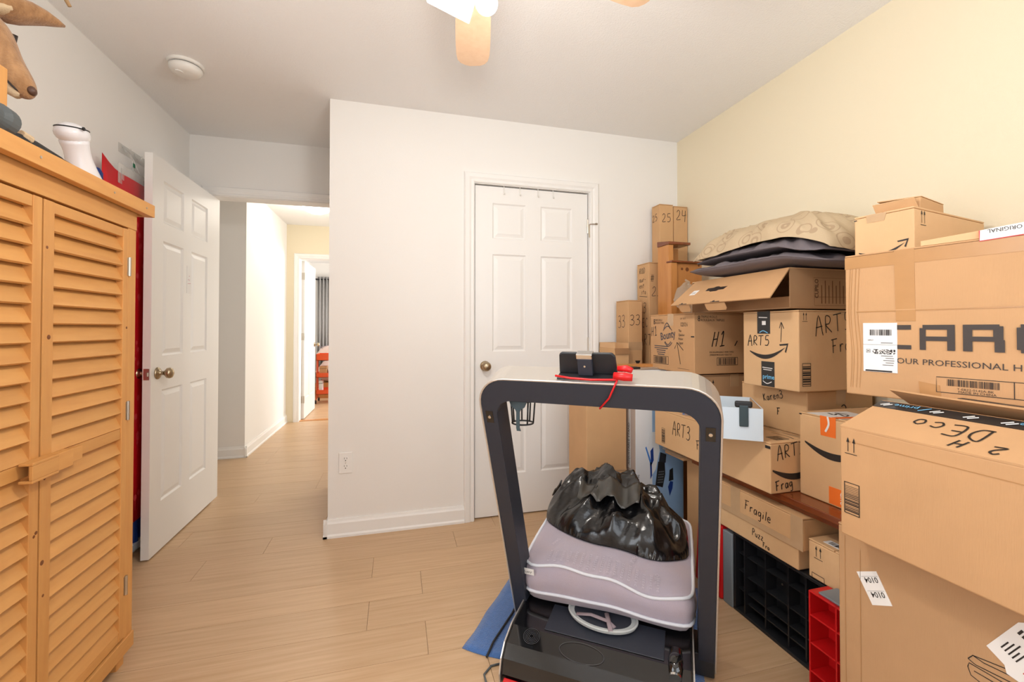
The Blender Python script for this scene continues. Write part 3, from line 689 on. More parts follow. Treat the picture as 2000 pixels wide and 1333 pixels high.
for s in (1, -1):
    ey = Sk+lf*s*.056+nf*.018-ax*.004
    e = MB().lathe([(.001, -.012), (.008, -.009), (.012, 0), (.008, .009), (.001, .012)], dl(ey), lf*s, 14).build('eye', 'deer_eye', dr, smooth=True)
    MB().tube([dl(ey+ax*.018), dl(ey+nf*.012+lf*s*.006), dl(ey-ax*.016)], .003, 6).build('eyelid', 'deer_dark', e, smooth=True)
    b = Sk+lf*s*.052-ax*.072; tip = Vector((-.949, 1.566, 2.046)) if s > 0 else b-lf*.145-ax*.03+Vector((.05, 0, .03))
    b2 = Vector((-1.045, 1.470, 2.012)) if s > 0 else b
    pts = [b2+(tip-b2)*t+Vector((0, 0, .012*math.sin(math.pi*t))) for t in (0, .12, .3, .5, .7, .88, 1)]
    if s > 0: pts = [Sk+lf*.045-ax*.07]+pts
    rr = ([.022] if s > 0 else [])+[.030, .044, .047, .040, .028, .015, .004]
    er = MB().tube([dl(p) for p in pts], .03, 16, rs=rr, flat=.62).build('ear', 'deer_fur', dr, smooth=True)
    MB().tube([dl(p+Vector((-.004, -.022, -.014))) for p in pts[1:-3]], .02, 12, rs=[r*.62 for r in rr[1:-4]]+[.004], flat=.45).build('inner_ear', 'deer_pale', er, smooth=True)
    ab = Sk+lf*s*.025-ax*.085
    if s > 0: ap = [ab, ab+Vector((-.02, .03, .08)), Vector((-1.04, 1.56, 2.17)), Vector((-.99, 1.61, 2.185)), Vector((-.972, 1.622, 2.142))]
    else: ap = [ab, ab+Vector((-.02, -.05, .08)), ab+Vector((.0, -.13, .15)), ab+Vector((.06, -.17, .20)), ab+Vector((.11, -.16, .22))]
    MB().tube([dl(p) for p in ap], .01, 10, rs=[.016, .013, .011, .009, .005]).build('antler', 'antler', dr, smooth=True)
MB().lathe([(.001, -.004), (.011, 0), (.012, .005), (.007, .010), (.001, .012)], dl(Nn-ax*.010+nf*.012), ax*.6+nf*.8, 14).build('nose', mat('deer_nose', (84, 56, 42), .5), dr, smooth=True)
MB().tube([dl(Nn-ax*.004-lf*.010-nf*.004), dl(Nn-ax*.02-lf*.0275-nf*.002), dl(Nn-ax*.06-lf*.0345-nf*.004), dl(Nn-ax*.09-lf*.037-nf*.010)], .0022, 6).build('mouth_line', 'deer_dark', dr, smooth=True)

MB().tube([dl(Nn-ax*.006-lf*.010-nf*.014), dl(Nn-ax*.03-lf*.014-nf*.016), dl(Nn-ax*.07-lf*.014-nf*.020), dl(Nn-ax*.10-lf*.014-nf*.020)], .02, 12, rs=[.010, .020, .023, .012]).build('chin', 'deer_pale', dr, smooth=True)
# ================================================================ hanging gift wrap between cabinet and door
hk = thing('hook_rail', 'clear plastic hook rail on the left wall above the red paper', 'hook rail', (XL, 2.68, 2.05))
MB().box(0, .003, -.13, .13, -.022, .022).build('rail_plate', 'clear_plastic', hk)
for y in (-.10, 0, .10):
    MB().tube([(.003, y, .012), (.016, y, -.012), (.030, y, -.018), (.038, y, .004)], .0028, 8).build('hook', 'clear_plastic', hk, smooth=True)
gw = thing('gift_wrap_organizer', 'hanging clear sleeve of red and blue wrapping paper behind the open door', 'gift wrap', (XL, 2.55, 0))
GX = .055
mb = MB(); ny, nz = 12, 8; vs = []
for k in range(nz+1):
    for j in range(ny+1):
        v = j/ny; y = -.20+.40*v; top = 1.885+.055*max(0, (.24-v)/.24)**1.5+.006*(1-v)
        z = .19+(top-.19)*k/nz
        vs.append((GX+.012*math.sin(v*3.1)-.02*max(0, .25-v)*2, y, z))
mb.add(vs, [(k*(ny+1)+j, k*(ny+1)+j+1, (k+1)*(ny+1)+j+1, (k+1)*(ny+1)+j) for k in range(nz) for j in range(ny)])
rp = mb.build('red_paper', 'red_paper', gw, smooth=True); sl = rp.modifiers.new('t', 'SOLIDIFY'); sl.thickness = .002
q = MB(); rr = random.Random(11)
for k in range(46):
    y, z, r = rr.uniform(.02, .19), rr.uniform(.22, 1.70), rr.uniform(.008, .014)
    x = GX+.012*math.sin((y+.2)/.4*3.1)+.0016
    q.add([(x, y+r*math.cos(a), z+r*1.15*math.sin(a)) for a in [i*math.pi/6 for i in range(12)]], [tuple(range(12))])
    q.add([(x, y-.0012, z-r-.05), (x, y+.0012, z-r-.05), (x, y+.0012, z-r), (x, y-.0012, z-r)], [(0, 1, 2, 3)])
q.build('dot_print', 'red_dot', rp, fix=False)['kind'] = 'stuff'
for y, r, z1 in ((-.215, .026, 1.87), (-.10, .022, 1.80), (.0, .022, 1.80), (.10, .022, 1.78), (.17, .02, 1.75)):
    MB().lathe([(r, .065), (r, z1-.02), (r*.6, z1)], (.028, y, 0), (0, 0, 1), 16).build('blue_roll', 'blue_paper', gw, smooth=False)
MB().box(.006, .052, -.235, .205, .030, .065).build('sleeve_base', 'white_carton', gw, bevel=.004)
MB().box(GX+.008, GX+.009, -.12, .21, 1.84, 1.935).build('sleeve_header', 'clear_plastic', gw)
for y in (-.09, .10):
    MB().box(GX+.009, GX+.012, y-.010, y+.010, 1.86, 1.915).build('hanger_tab', 'clear_plastic', gw)
MB().tube([(.03, .03, 2.036), (.045, .03, 1.99), (.058, .01, 1.935)], .003, 6).tube([(.03, .03, 2.036), (.045, .05, 1.99), (.058, .07, 1.935)], .003, 6).build('hanger_loop', 'clear_plastic', gw, smooth=True)
MB().box(GX+.0095, GX+.0105, -.006, .012, 1.952, 1.972).build('green_tag', mat('green_tag', (40, 120, 90)), gw)

# ================================================================ ceiling fan
fan = thing('ceiling_fan', 'five-blade ceiling fan with light wood blades and white spotlights', 'ceiling fan', (.183, 1.06, CEIL))
MB().lathe([(.07, 0), (.068, -.03), (.03, -.05)], n=28).build('canopy', 'fan_white', fan, smooth=True)
MB().lathe([(.014, -.04), (.014, -.16)], n=14).build('downrod', 'fan_white', fan, smooth=True)
MB().lathe([(.03, -.13), (.09, -.145), (.105, -.18), (.105, -.24), (.085, -.275), (.05, -.285)], n=32).build('motor_housing', 'fan_white', fan, smooth=True)
BZ = -.292
def blade(az):
    b = bpy.data.objects.new('blade', None); COL.objects.link(b); b.parent = fan; b.rotation_euler = (0, 0, -az)
    n = 10; L = []; 
    prof = [(.17, .046), (.20, .052), (.30, .056), (.42, .060), (.50, .060), (.535, .055), (.552, .044), (.560, .028)]
    poly = [(w, y-.020*(w/.06)) for y, w in prof]+[(-.01, .563)]+[(-w*(1.02 if y > .5 else 1), y) for y, w in prof[::-1]]
    a = .10
    MB().prism(poly, lambda x, y, k: (x, y, BZ-x*a+.005*k)).build('blade_panel', 'blade_wood', b)
    MB().box(-.018, .018, .07, .23, BZ+.006, BZ+.011).build('blade_iron', 'fan_white', b, bevel=.002)
for k in range(5): blade(math.radians(9.5+72*k))
MB().lathe([(.05, -.285), (.06, -.30), (.06, -.35), (.045, -.375), (.02, -.385)], n=28).build('light_fitter', 'fan_white', fan, smooth=True)
SPOTL = [((-.080, .112, -.385), Vector((.094, .000, -.028))), ((.050, .075, -.385), Vector((-.008, -.030, -.048))), ((.085, -.03, -.355), Vector((.06, -.03, -.025))), ((-.03, -.06, -.39), Vector((-.05, -.06, -.06)))]
for (p, d) in SPOTL:
    L = d.length; dn = d.normalized()
    s = MB().lathe([(.012, -.03), (.026, -.02), (.028, L*.55), (.029, L)], p, dn, 24).build('spot_head', 'bulb_glass', fan, smooth=True)
    MB().lathe([(.0295, L), (.0295, L+.002), (.024, L+.003)], p, dn, 24).build('lens', 'lens_glass', s)
    MB().tube([p, (p[0]*.5, p[1]*.5, -.37)], .008, 8).build('spot_arm', 'fan_white', fan, smooth=True)
FAN_W = 8.2
for p in ((.05, .04, -.50), (-.06, -.02, -.50), (.02, -.08, -.50)):
    l_ = lamp('fan_spot_light', 'POINT', p, FAN_W, (1, .962, .91), .045); l_.parent = fan
# ================================================================ boxes along the right wall
def shipping(t, fc, x, y, w, h, rot=0):
    lb = fc.rect(x, y, w, h, 'paper_white', 'shipping_label', .0012, rot)
    return lb
# --- bottom: large box with number stickers
C = carton('large_moving_box', 'largest brown box on the floor, with white 0104 stickers', 1.12, 1.62, .22, .885, 0, .648, 'grey', seam='y', tape='packing_tape')
f = face(C, 'W')
st_ = f.poly([(.047, .543), (.093, .568), (.128, .506), (.084, .482)], 'paper_white', 'number_sticker', .001)
for x, y in ((.0945, .5545), (.1095, .5275)):
    f.text('0104', x, y, .0125, 'ink', math.pi+.497, 1.0, 'printed_text', .0018, st_, bold=.01)
    f.strokes([[(x-.036, y-.017), (x+.002, y+.0035)]], .0007, 'logo_line', 'print_line', .0018, parent=st_)
lb2 = f.poly([(.295, .532), (.341, .607), (.40, .64), (.42, .52), (.34, .497), (.324, .500), (.321, .514)], 'paper_white', 'shipping_label', .001)
d_, e_ = Vector((.52, .85)), Vector((.85, -.52)); b_ = Vector((.302, .537))
for k in range(5):
    p0 = b_+e_*.006*(k+1.5)+d_*.014; p1 = p0+d_*(.020+.006*(k % 3)); f.strokes([[tuple(p0), tuple(p1)]], .0022, 'ink', 'print_line', .0018, parent=lb2)
for k in range(3):
    p0 = b_+d_*.062+e_*(.008+.007*k); f.strokes([[tuple(p0), tuple(p0+d_*.012)]], .004, 'ink', 'barcode', .0018, parent=lb2)
for k in range(2):
    p0 = b_+e_*(.050+.008*k)+d_*.006; f.strokes([[tuple(p0), tuple(p0+d_*.03)]], .003, 'red_ink', 'print_line', .0018, parent=lb2)
def draw(l):
    c, d = math.cos(.62), math.sin(.62); return [(.266+(x-.20)*c-(y-.375)*d, .486+(x-.20)*d+(y-.375)*c) for x, y in l]
f.strokes([draw(l) for l in ([(.20, .375), (.213, .380), (.27, .355), (.33, .320)], [(.20, .375), (.207, .365), (.26, .335), (.33, .30)], [(.213, .380), (.225, .368), (.33, .310)],
           [(.19, .362), (.197, .368), (.25, .33), (.33, .28)], [(.19, .362), (.186, .348), (.21, .32), (.27, .27)], [(.197, .355), (.24, .325), (.30, .27)])], .0018, 'ink', 'line_drawing', .0005, smooth=False)
f.strokes([[(.018, .02), (.018, .62)]], .001, 'packing_tape', 'edge_crease'); f.strokes([[(.055, .05), (.056, .60)]], .0012, 'packing_tape', 'edge_crease')

# --- open box above it, marked on top
B = carton('open_shipping_box', 'long brown box with torn black tape and raised flap, on the largest box', 1.05, 1.335, .17, .823, .655, .914, 'light', flaps=False)
sx, sy, sz = DIM[B.name]
# front flap bulging up towards the seam, back flap lifted
mb = MB(); nx_ = 8
ff = lambda s: sz+.003+.055*min(1, s)
fx = lambda s: -sx/2+.142*s
for s0 in [i/nx_ for i in range(nx_)]:
    s1 = s0+1/nx_
    mb.hexa([(fx(s0), -sy/2, ff(s0)-.004), (fx(s1), -sy/2, ff(s1)-.004), (fx(s1), sy/2, ff(s1)-.004), (fx(s0), sy/2, ff(s0)-.004)], [(fx(s0), -sy/2, ff(s0)), (fx(s1), -sy/2, ff(s1)), (fx(s1), sy/2, ff(s1)), (fx(s0), sy/2, ff(s0))])
fl1 = mb.build('flap', 'light', B)
mb = MB()
for s0 in (.76, .83, .90): 
    s1 = s0+.07
    mb.hexa([(fx(s0), -sy/2, ff(s0)+.0005), (fx(s1), -sy/2, ff(s1)+.0005), (fx(s1), sy/2, ff(s1)+.0005), (fx(s0), sy/2, ff(s0)+.0005)], [(fx(s0), -sy/2, ff(s0)+.0014), (fx(s1), -sy/2, ff(s1)+.0014), (fx(s1), sy/2, ff(s1)+.0014), (fx(s0), sy/2, ff(s0)+.0014)])
tp = mb.build('black_tape', 'black_tape', fl1)
# the back flap: hinged at the rear, its free edge raised over the seam
mb = MB(); n = 14
def bf(j, e):    # along y, e=0 free edge e=1 hinge
    v = j/n; y = sy/2-.02-v*(sy-.02); lift = .014*math.sin(math.pi*min(1, .25+v*.5))+.012*(1-v)**4+.010
    x = fx(.95)+(sx/2-fx(.95))*e; z = (sz+.055+lift)*(1-e)+(sz+.004)*e
    return Vector((x, y, z))
for j in range(n):
    a, b, c, d = bf(j, 0), bf(j+1, 0), bf(j+1, 1), bf(j, 1); o_ = Vector((0, 0, .004))
    mb.hexa([a, b, c, d], [a+o_, b+o_, c+o_, d+o_])
bfl = mb.build('raised_flap', 'light', B, fix=True)
q = MB()
for j in range(3, n): 
    a, b = bf(j, 0)+Vector((0, 0, .0045)), bf(j+1, 0)+Vector((0, 0, .0045)); e_ = Vector((.016, 0, 0))
    q.hexa([a, b, b+e_, a+e_], [p+Vector((0, 0, .001)) for p in (a, b, b+e_, a+e_)])
q.build('torn_tape', 'black_tape', bfl)
MB().box(-sx/2+.06, sx/2-.006, -sy/2+.006, sy/2-.006, sz-.01, sz+.002).build('inner_flap', 'inside', B)
tf = Face(B, (fx(.865), sy/2, ff(.865)), (0, -1, 0), (.142, 0, .055), (-.055, 0, .142))
for y0 in (.055, .275):
    tf.text('prime', y0+.034, .008, .013, 'sky_blue_ink', math.pi, 1.2, 'printed_text', .0025, fl1)
    tf.strokes([[(y0+.038, -.008), (y0+.052, .006), (y0+.056, .009)]], .003, 'sky_blue_ink', 'print_line', .0025, parent=fl1)
for y0 in (.012, .115, .175, .235, .345, .40):
    tf.strokes([[(y0, -.006), (y0+.014, .006)], [(y0+.008, -.008), (y0+.022, .003)]], .004, 'paper_white', 'print_mark', .0025, parent=fl1)
fw_ = face(B, 'W')
fw_.arrows(.020, .198, .040); fw_.barcode(.010, .055, .036, .075, 16, vertical=True)
fw_.strokes([[(.02, .228), (sy-.01, .228)]], .0012, 'packing_tape', 'crease', smooth=False)
tt = Face(B, (-sx/2, sy/2, ff(.5)), (0, -1, 0), (1, 0, .25), (-.25, 0, 1))
def topface(lines, w, name='handwriting'):
    mb = MB()
    for l in lines:
        l = densify([(p[0], p[1]*.152) for p in l], 5); a, b = ribbon2d(l, w); n = len(l)
        P = lambda p: Vector((fx(p[1]/.152), sy/2-p[0], ff(p[1]/.152)+.0012))
        mb.add([P(p) for p in a]+[P(p) for p in b], [(i, i+1, n+i+1, n+i) for i in range(n-1)])
    mb.build(name, 'marker', fl1, fix=False)
def top_hand(txt, x, v0, w, hv):     # written upside down on the flap
    out = []
    xx = x
    for c in txt:
        g = HAND[c]; cw = max(p[0] for l in g for p in l)
        for l in g: out.append([(xx-p[0]*w, v0-p[1]*hv) for p in l])
        xx -= (cw+.25)*w
    topface(out, .004)
top_hand('DEco', .245, .60, .046, .30); top_hand('H', .232, .24, .036, .18); top_hand('2', .285, .26, .03, .18)

# --- hidden carrier box behind, then the large appliance box
E_ = carton('support_box', 'plain brown box behind the long open box', 1.362, 1.76, .10, .70, .655, .966, 'tan', tape='packing_tape')
A = carton('appliance_box', 'biggest upper brown box with large black block lettering and white shipping label', 0, .44, 0, .80, 0, .39, 'light', flaps=False)
a_ = math.radians(11.5); cn = Vector((1.25, .960, 0))+Vector((math.cos(a_), math.sin(a_), 0))*.22+Vector((math.sin(a_), -math.cos(a_), 0))*.40
A.location = (cn.x, cn.y, .968); A.rotation_euler = (0, 0, a_)
sx, sy, sz = DIM[A.name]
for a, b in ((-sx/2, -.001), (.001, sx/2)): MB().box(a, b, -sy/2, sy/2, sz, sz+.004).build('flap', 'light', A, bevel=.001)
MB().hexa([(-sx/2+.004, -sy/2, sz+.005), (-.02, -sy/2, sz+.005), (-.02, sy/2-.168, sz+.005), (-sx/2+.004, sy/2-.168, sz+.005)], [(-sx/2+.004, -sy/2, sz+.052), (-.02, -sy/2, sz+.03), (-.02, sy/2-.168, sz+.022), (-sx/2+.004, sy/2-.168, sz+.018)]).build('lifted_flap', 'tan', A, bevel=.001)
f = face(A, 'W')
f.rect(0, .355, .80, .034, 'packing_tape', 'tape', .0006)
f.poly([(.118, .0+.205), (.158, .205), (.157, .392), (.115, .392)], 'packing_tape', 'tape', .0009); f.poly([(.166, .004), (.207, .004), (.203, .046), (.163, .052)], 'packing_tape', 'tape', .0009)
f.strokes([[(.028, .232), (.80, .236)]], .0022, 'packing_tape', 'crease', smooth=False); f.strokes([[(.028, .2345), (.80, .2385)]], .002, 'light', 'crease', smooth=False)
for x in (.012, .017, .026, .034): f.strokes([[(x, .02), (x+.004, .12), (x-.003, .23), (x+.002, .36)]], .0012, 'packing_tape', 'corner_crease')
q = []
def blk(x, y, w, h): q.append([(x, y), (x+w, y), (x+w, y+h), (x, y+h)])
y0, H_ = .132, .063
blk(.108, y0, .041, .011); blk(.112, y0+H_-.012, .037, .012); blk(.100, y0, .010, H_)                 # C
blk(.166, y0, .012, H_-.008); blk(.172, y0+H_-.012, .060, .012); blk(.218, y0, .014, H_); blk(.176, y0+.023, .045, .011)     # A
blk(.246, y0, .016, H_); blk(.26, y0+H_-.012, .046, .012); blk(.296, y0+.026, .016, H_-.030); blk(.26, y0+.024, .046, .011); blk(.298, y0, .016, .028)   # R
blk(.332, y0+.007, .015, H_-.014); blk(.338, y0+H_-.012, .06, .012); blk(.338, y0, .06, .012); blk(.385, y0+.007, .015, H_-.014)      # O
mb = MB()
for i, p in enumerate(q): mb.add([f.P(*a, .0014+.0001*i) for a in p], [(0, 1, 2, 3)])
mb.build('printed_lettering', mat('ink_brown', (62, 54, 50), .6), A, fix=False)
f.text('YOUR PROFESSIONAL H', .1045, .095, .0150, mat('ink_brown', (62, 54, 50)), -.012, 1.05)
lb = f.rect(.044, .068, .076, .133, 'paper_white', 'shipping_label', .0018)
f.barcode(.054, .165, .060, .020, 34, frame=False, e=.0026, parent=lb); f.text('18937', .054, .152, .004, 'ink', name='printed_text', e=.0026, parent=lb)
for yy, x0, w in ((.147, .085, .026), (.112, .085, .026), (.106, .095, .018), (.100, .090, .024), (.094, .095, .018), (.088, .088, .024)): f.strokes([[(x0, yy), (x0+w, yy)]], .0014, 'ink', 'print_line', .0026, parent=lb)
f.strokes([[(.044, .142), (.12, .142)]], .0006, 'ink', 'print_line', .0026, parent=lb)
f.strokes([[(.052, .120), (.060, .120), (.060, .129), (.052, .129), (.052, .120)], [(.0545, .122), (.0545, .127)], [(.0575, .122), (.0575, .127)], [(.0545, .1245), (.0575, .1245)]], .001, 'ink', 'label_symbol', .0026, smooth=False, parent=lb)
f.rect(.049, .069, .060, .004, 'ink', 'print_bar', .0026, parent=lb)
rnd = random.Random(2); mb = MB()
for i in range(24):
    for j in range(6):
        if rnd.random() < .55: x, y = .066+i*.0021, .117+j*.0021; mb.add([f.P(x, y, .0026), f.P(x+.002, y, .0026), f.P(x+.002, y+.002, .0026), f.P(x, y+.002, .0026)], [(0, 1, 2, 3)])
mb.build('speckle_print', 'ink', lb, fix=False)
f.strokes([[(.197, .030), (.46, .030), (.46, .067), (.197, .067), (.197, .030)], [(.327, .030), (.327, .067)]], .0015, 'ink', 'printed_frame', smooth=False)
f.barcode(.208, .045, .105, .020, 46, frame=False); f.text('T-EB22-0142A-BK', .234, .0385, .0052, 'ink', 0, 1.15); f.text('MADE IN CHINA', .236, .0320, .0052, 'ink', 0, 1.2)
f.text('>< 26', .34, .043, .016, 'ink')
rl = f.poly([(.276, .388), (.345, .391), (.345, .418), (.276, .413)], 'paper_white', 'return_label', .001); 
f.strokes([[(.276, .413), (.276, .388), (.345, .391)]], .002, 'red_ink', 'label_border', .002, smooth=False, parent=rl)
f.text('ORIGINAL', .343, .414, .009, 'ink', math.pi+.03, .95, 'printed_text', .002, rl)

# --- box and opened parcel on top
a_ = math.radians(10); S = carton('small_arrow_box', 'small brown box with up arrows on top of the biggest upper box', 0, .44, 0, .148, 0, .137, 'tan', seam='x', tape=None)
ux, uy = Vector((math.cos(a_), math.sin(a_), 0)), Vector((-math.sin(a_), math.cos(a_), 0))
c_ = Vector((1.405, .883, 1.3625))+ux*.22+uy*.074; S.location = c_; S.rotation_euler = (0, 0, a_)
f = face(S, 'W'); f.smile(.012, .030, .125); f.poly([(.034, .112), (.078, .112), (.084, .1355), (.032, .1355)], 'clear_tape', 'tape', .0008)
f.strokes([[(.0, .125), (.008, .126)]], .003, 'ink', 'print_mark')
face(S, 'S').arrows(.040, .086, .044)
Tt = thing('opened_parcel', 'small opened brown parcel with torn flaps, highest of the boxes', 'box', (1.525, .975, 1.5003), math.radians(14), 'cardboard boxes stacked along the right wall')
q = MB(); q.hexa([(-.07, -.05, 0), (.11, -.05, 0), (.11, .05, 0), (-.07, .05, 0)], [(-.075, -.055, .036), (.09, -.055, .034), (.09, .05, .034), (-.075, .05, .036)]); q.build('body', 'dark', Tt, bevel=.002)
MB().hexa([(-.072, -.055, .037), (.092, -.055, .035), (.085, .052, .043), (-.068, .052, .046)], [(-.072, -.055, .039), (.092, -.055, .037), (.085, .052, .046), (-.068, .052, .049)]).build('lid', 'tan', Tt)
MB().hexa([(-.077, -.05, .004), (-.074, -.05, .004), (-.074, .05, .004), (-.077, .05, .004)], [(-.099, -.046, .032), (-.096, -.046, .034), (-.096, .052, .034), (-.099, .052, .032)]).build('side_flap', 'tan', Tt)
MB().hexa([(.09, -.02, .03), (.094, -.02, .03), (.094, .03, .03), (.09, .03, .03)], [(.075, -.015, .052), (.079, -.015, .052), (.079, .022, .052), (.075, .022, .052)]).build('side_flap', 'tan', Tt)
for y in (-.02, 0, .02): MB().tube([(-.076, y, .03), (-.082, y+.003, .018), (-.080, y, .008)], .0015, 5).build('tape_shred', 'clear_tape', Tt)

# --- middle stack
A3 = carton('long_marked_box', 'long brown box marked Art 3 and Frag, resting on the dark board', 1.30, 1.66, 1.273, 1.995, .5575, .742, 'tan', seam='y', tape='clear_tape')
f = face(A3, 'W'); f.hand('ART3', .150, .085, .062, .0036, -.02, sx=.62); f.hand('Frag', .325, .055, .040, .0036, .12); f.barcode(.062, .020, .026, .075, 14, vertical=True); f.rect(.700, .162, .022, .010, 'ink', 'print_mark')
f = face(A3, 'S'); f.hand('ART3', .030, .122, .048, .0036, .12); f.smile(.008, .098, .26); f.hand('Frag', .022, .010, .034, .0038, .14)
f = face(A3, 'T'); f.barcode(.650, .05, .05, .06, 12, frame=True, vertical=True); f.strokes([[(.60, .13), (.66, .14), (.70, .13)], [(.62, .17), (.68, .18)]], .003, 'ink', 'scribble')
f.strokes([[(.20+.022*math.cos(a), .05+.022*math.sin(a)) for a in [i*math.pi/8 for i in range(17)]]], .010, 'blue_ink', 'round_stamp')
O_ = carton('orange_tape_box', 'brown box with orange tape and black swoosh, beside the Art 3 box on the board', 1.42, 1.74, 1.00, 1.262, .5575, .852, 'tan', seam='x', tape=None)
f = face(O_, 'W'); f.smile(.022, .205, .26); ot = f.poly([(.082, .228), (.135, .228), (.136, .2955), (.080, .2955)], 'orange_label', 'orange_tape', .0008)
f.strokes([[(.108, .2955), (.112, .27), (.100, .243)]], .007, 'paper_white', 'tape_curl', .002, parent=ot); ol2 = f.poly([(.110, .005), (.21, .005), (.21, .062), (.110, .062)], 'orange_label', 'orange_label', .0008)
f.text('Che', .150, .058, .019, 'paper_white', -math.pi/2, 1, 'printed_text', .002, ol2)
f.strokes([[(-.0, .287), (.010, .287)]], .004, 'ink', 'print_mark')
f = face(O_, 'T'); wl = f.poly([(.03, .0), (.15, .0), (.16, .14), (.05, .16)], 'paper_white', 'top_label', .0008); f.poly([(.12, .0), (.145, .0), (.165, .20), (.15, .20)], 'orange_label', 'orange_tape', .0016)
f.strokes([[(.06, .06), (.09, .05), (.08, .08), (.12, .06), (.11, .09)], [(.06, .09), (.10, .1)]], .006, 'ink', 'printed_logo', .0022, parent=wl)
K = carton('hand_marked_box', 'brown box with a 3 and an F in marker, under the black-tape box', 1.50, 1.83, 1.30, 1.62, .7435, .918, 'tan', seam='y', tape='clear_tape')
f = face(K, 'W'); f.hand('Karen3', .120, .105, .030, .0030, .28); f.hand('F', .185, .060, .028, .0034, .05)
f = face(K, 'S'); f.hand('K', .04, .045, .05, .0035); f.hand('3', .16, .052, .062, .0045); f.text('MAR 2021', .075, .078, .012, 'ink'); f.text('MAR 2021', .075, .062, .008, 'ink'); f.barcode(.215, .07, .07, .03, 12)
G = carton('arrow_box', 'brown box with two up arrows under the paper towel carton', 1.40, 1.80, 1.775, 2.04, .7435, .930, 'grey', tape='clear_tape'); face(G, 'S').arrows(.055, .105, .060)
A5 = carton('black_tape_box', 'brown box marked Art 5 with black tape strips and a black swoosh', 1.42, 1.80, 1.262, 1.524, .921, 1.222, 'tan', seam='x', tape=None)
f = face(A5, 'W'); f.smile(.036, .150, .185); f.hand('ART5', .026, .165, .040, .0034, .0); f.hand('^', .180, .222, .034, .0026)
for x0, y0, hh in ((.075, .212, .0895), (.094, .004, .098)):
    bt = f.rect(x0, y0, .062, hh, 'black_tape', 'black_tape', .0009)
    if y0 < .1:
        f.text('prime', x0+.007, y0+.030, .018, 'sky_blue_ink', 0, .95, 'printed_text', .002, bt, bold=.02); f.strokes([[(x0+.008, y0+.020), (x0+.028, y0+.011), (x0+.05, y0+.020)]], .003, 'paper_white', 'print_line', .002, parent=bt)
        f.strokes([[(x0+.006, y0+.074), (x0+.054, y0+.072)], [(x0+.010, y0+.066), (x0+.050, y0+.065)]], .003, 'paper_white', 'print_line', .002, parent=bt)
    else:
        f.strokes([[(x0+.012, y0+.005), (x0+.03, y0+.012), (x0+.052, y0+.003)]], .003, 'sky_blue_ink', 'print_line', .002, parent=bt); f.rect(x0+.024, y0+.035, .018, .016, 'paper_white', 'print_mark', .0016, parent=bt)
        f.strokes([[(x0+.008, y0+.066), (x0+.05, y0+.064)]], .004, 'paper_white', 'print_line', .002, parent=bt)
f = face(A5, 'S'); f.arrows(.022, .258, .034); f.barcode(.014, .020, .040, .085, 9, vertical=True); f.hand('ART5', .078, .210, .066, .0036, .12); f.hand('Fragile', .155, .140, .052, .0036, .12); 
sl_ = f.rect(.255, .055, .04, .11, 'paper_white', 'side_label', .001); f.rect(.275, .09, .018, .04, 'ink', 'print_bar', .002, parent=sl_)
PT = carton('paper_towel_carton', 'brown paper towel carton marked H1, below the open flap box', 1.36, 1.79, 1.76, 2.125, .9365, 1.228, 'light', seam='x', tape='clear_tape')
f = face(PT, 'W')
f.text('8', .030, .240, .030, 'ink', 0, .8); f.text('TRIPLE ROLLS', .046, .257, .011, 'ink', 0, .72); f.text('ROULEAUX TRIPLES', .046, .242, .011, 'ink', 0, .62)
f.text('12212 6', .262, .228, .020, 'ink', 0, .62); f.text('LW  OCT', .262, .262, .009, 'ink', 0, .8)
f.text('Bounty', .098, .155, .040, mat('logo_grey', (92, 84, 84), .6), .16, .80, 'printed_logo', bold=.03)
f.strokes([[(.125+.055*t, .216+.030*math.sin(math.pi*t)) for t in [i/8 for i in range(9)]], [(.120+.075*t, .207+.022*math.sin(math.pi*t)) for t in [i/8 for i in range(9)]], [(.135+.05*t, .150-.016*math.sin(math.pi*t)) for t in [i/8 for i in range(9)]], [(.130+.065*t, .146-.02*math.sin(math.pi*t)) for t in [i/8 for i in range(9)]]], .005, 'logo_grey', 'printed_logo')
for i, s in enumerate(('The', 'Quicker', 'Picker', 'Upper')): f.text(s, .248, .200-.020*i, .013, 'ink', 0, .80)
f.hand('H1', .010, .175, .050, .0036, .10); f.strokes([[(.262, .040), (.235, .148), (.215, .115)], [(.235, .148), (.285, .110)]], .0034, 'marker', 'handwriting', smooth=False)
f.barcode(.030, .030, .135, .042, 16); f.strokes([[(.24, .020), (.33, .018)]], .0012, 'marker', 'handwriting')
for i, w in enumerate((.12, .12, .08, .075, .06)): f.strokes([[(.10-w/2, .125-.011*i), (.10+w/2, .124-.011*i)]], .005, 'logo_grey', 'small_print')
f.rect(.342, .175, .023, .006, 'ink', 'print_mark')
f = face(PT, 'S'); f.text('8', .018, .252, .028, 'ink', 0, .8); f.text('TRIPLE ROLLS', .036, .268, .0115, 'ink', 0, .95); f.text('ROULEAUX TRIPLES', .036, .252, .0115, 'ink', 0, .95)
f.hand('H1', .095, .130, .070, .005, .04, slant=.5); f.hand('l', .225, .135, .03, .005, -.5)
f.barcode(.125, .040, .12, .038, 16); f.text('8 BIG ROLLS/ROULEAUX + PAPER TOWELS', .083, .100, .0085, 'ink', 0, .62); f.text('2 EPAISSEURS PAR ROULEAU + ESSUIE-TOUT', .083, .087, .0085, 'ink', 0, .55)

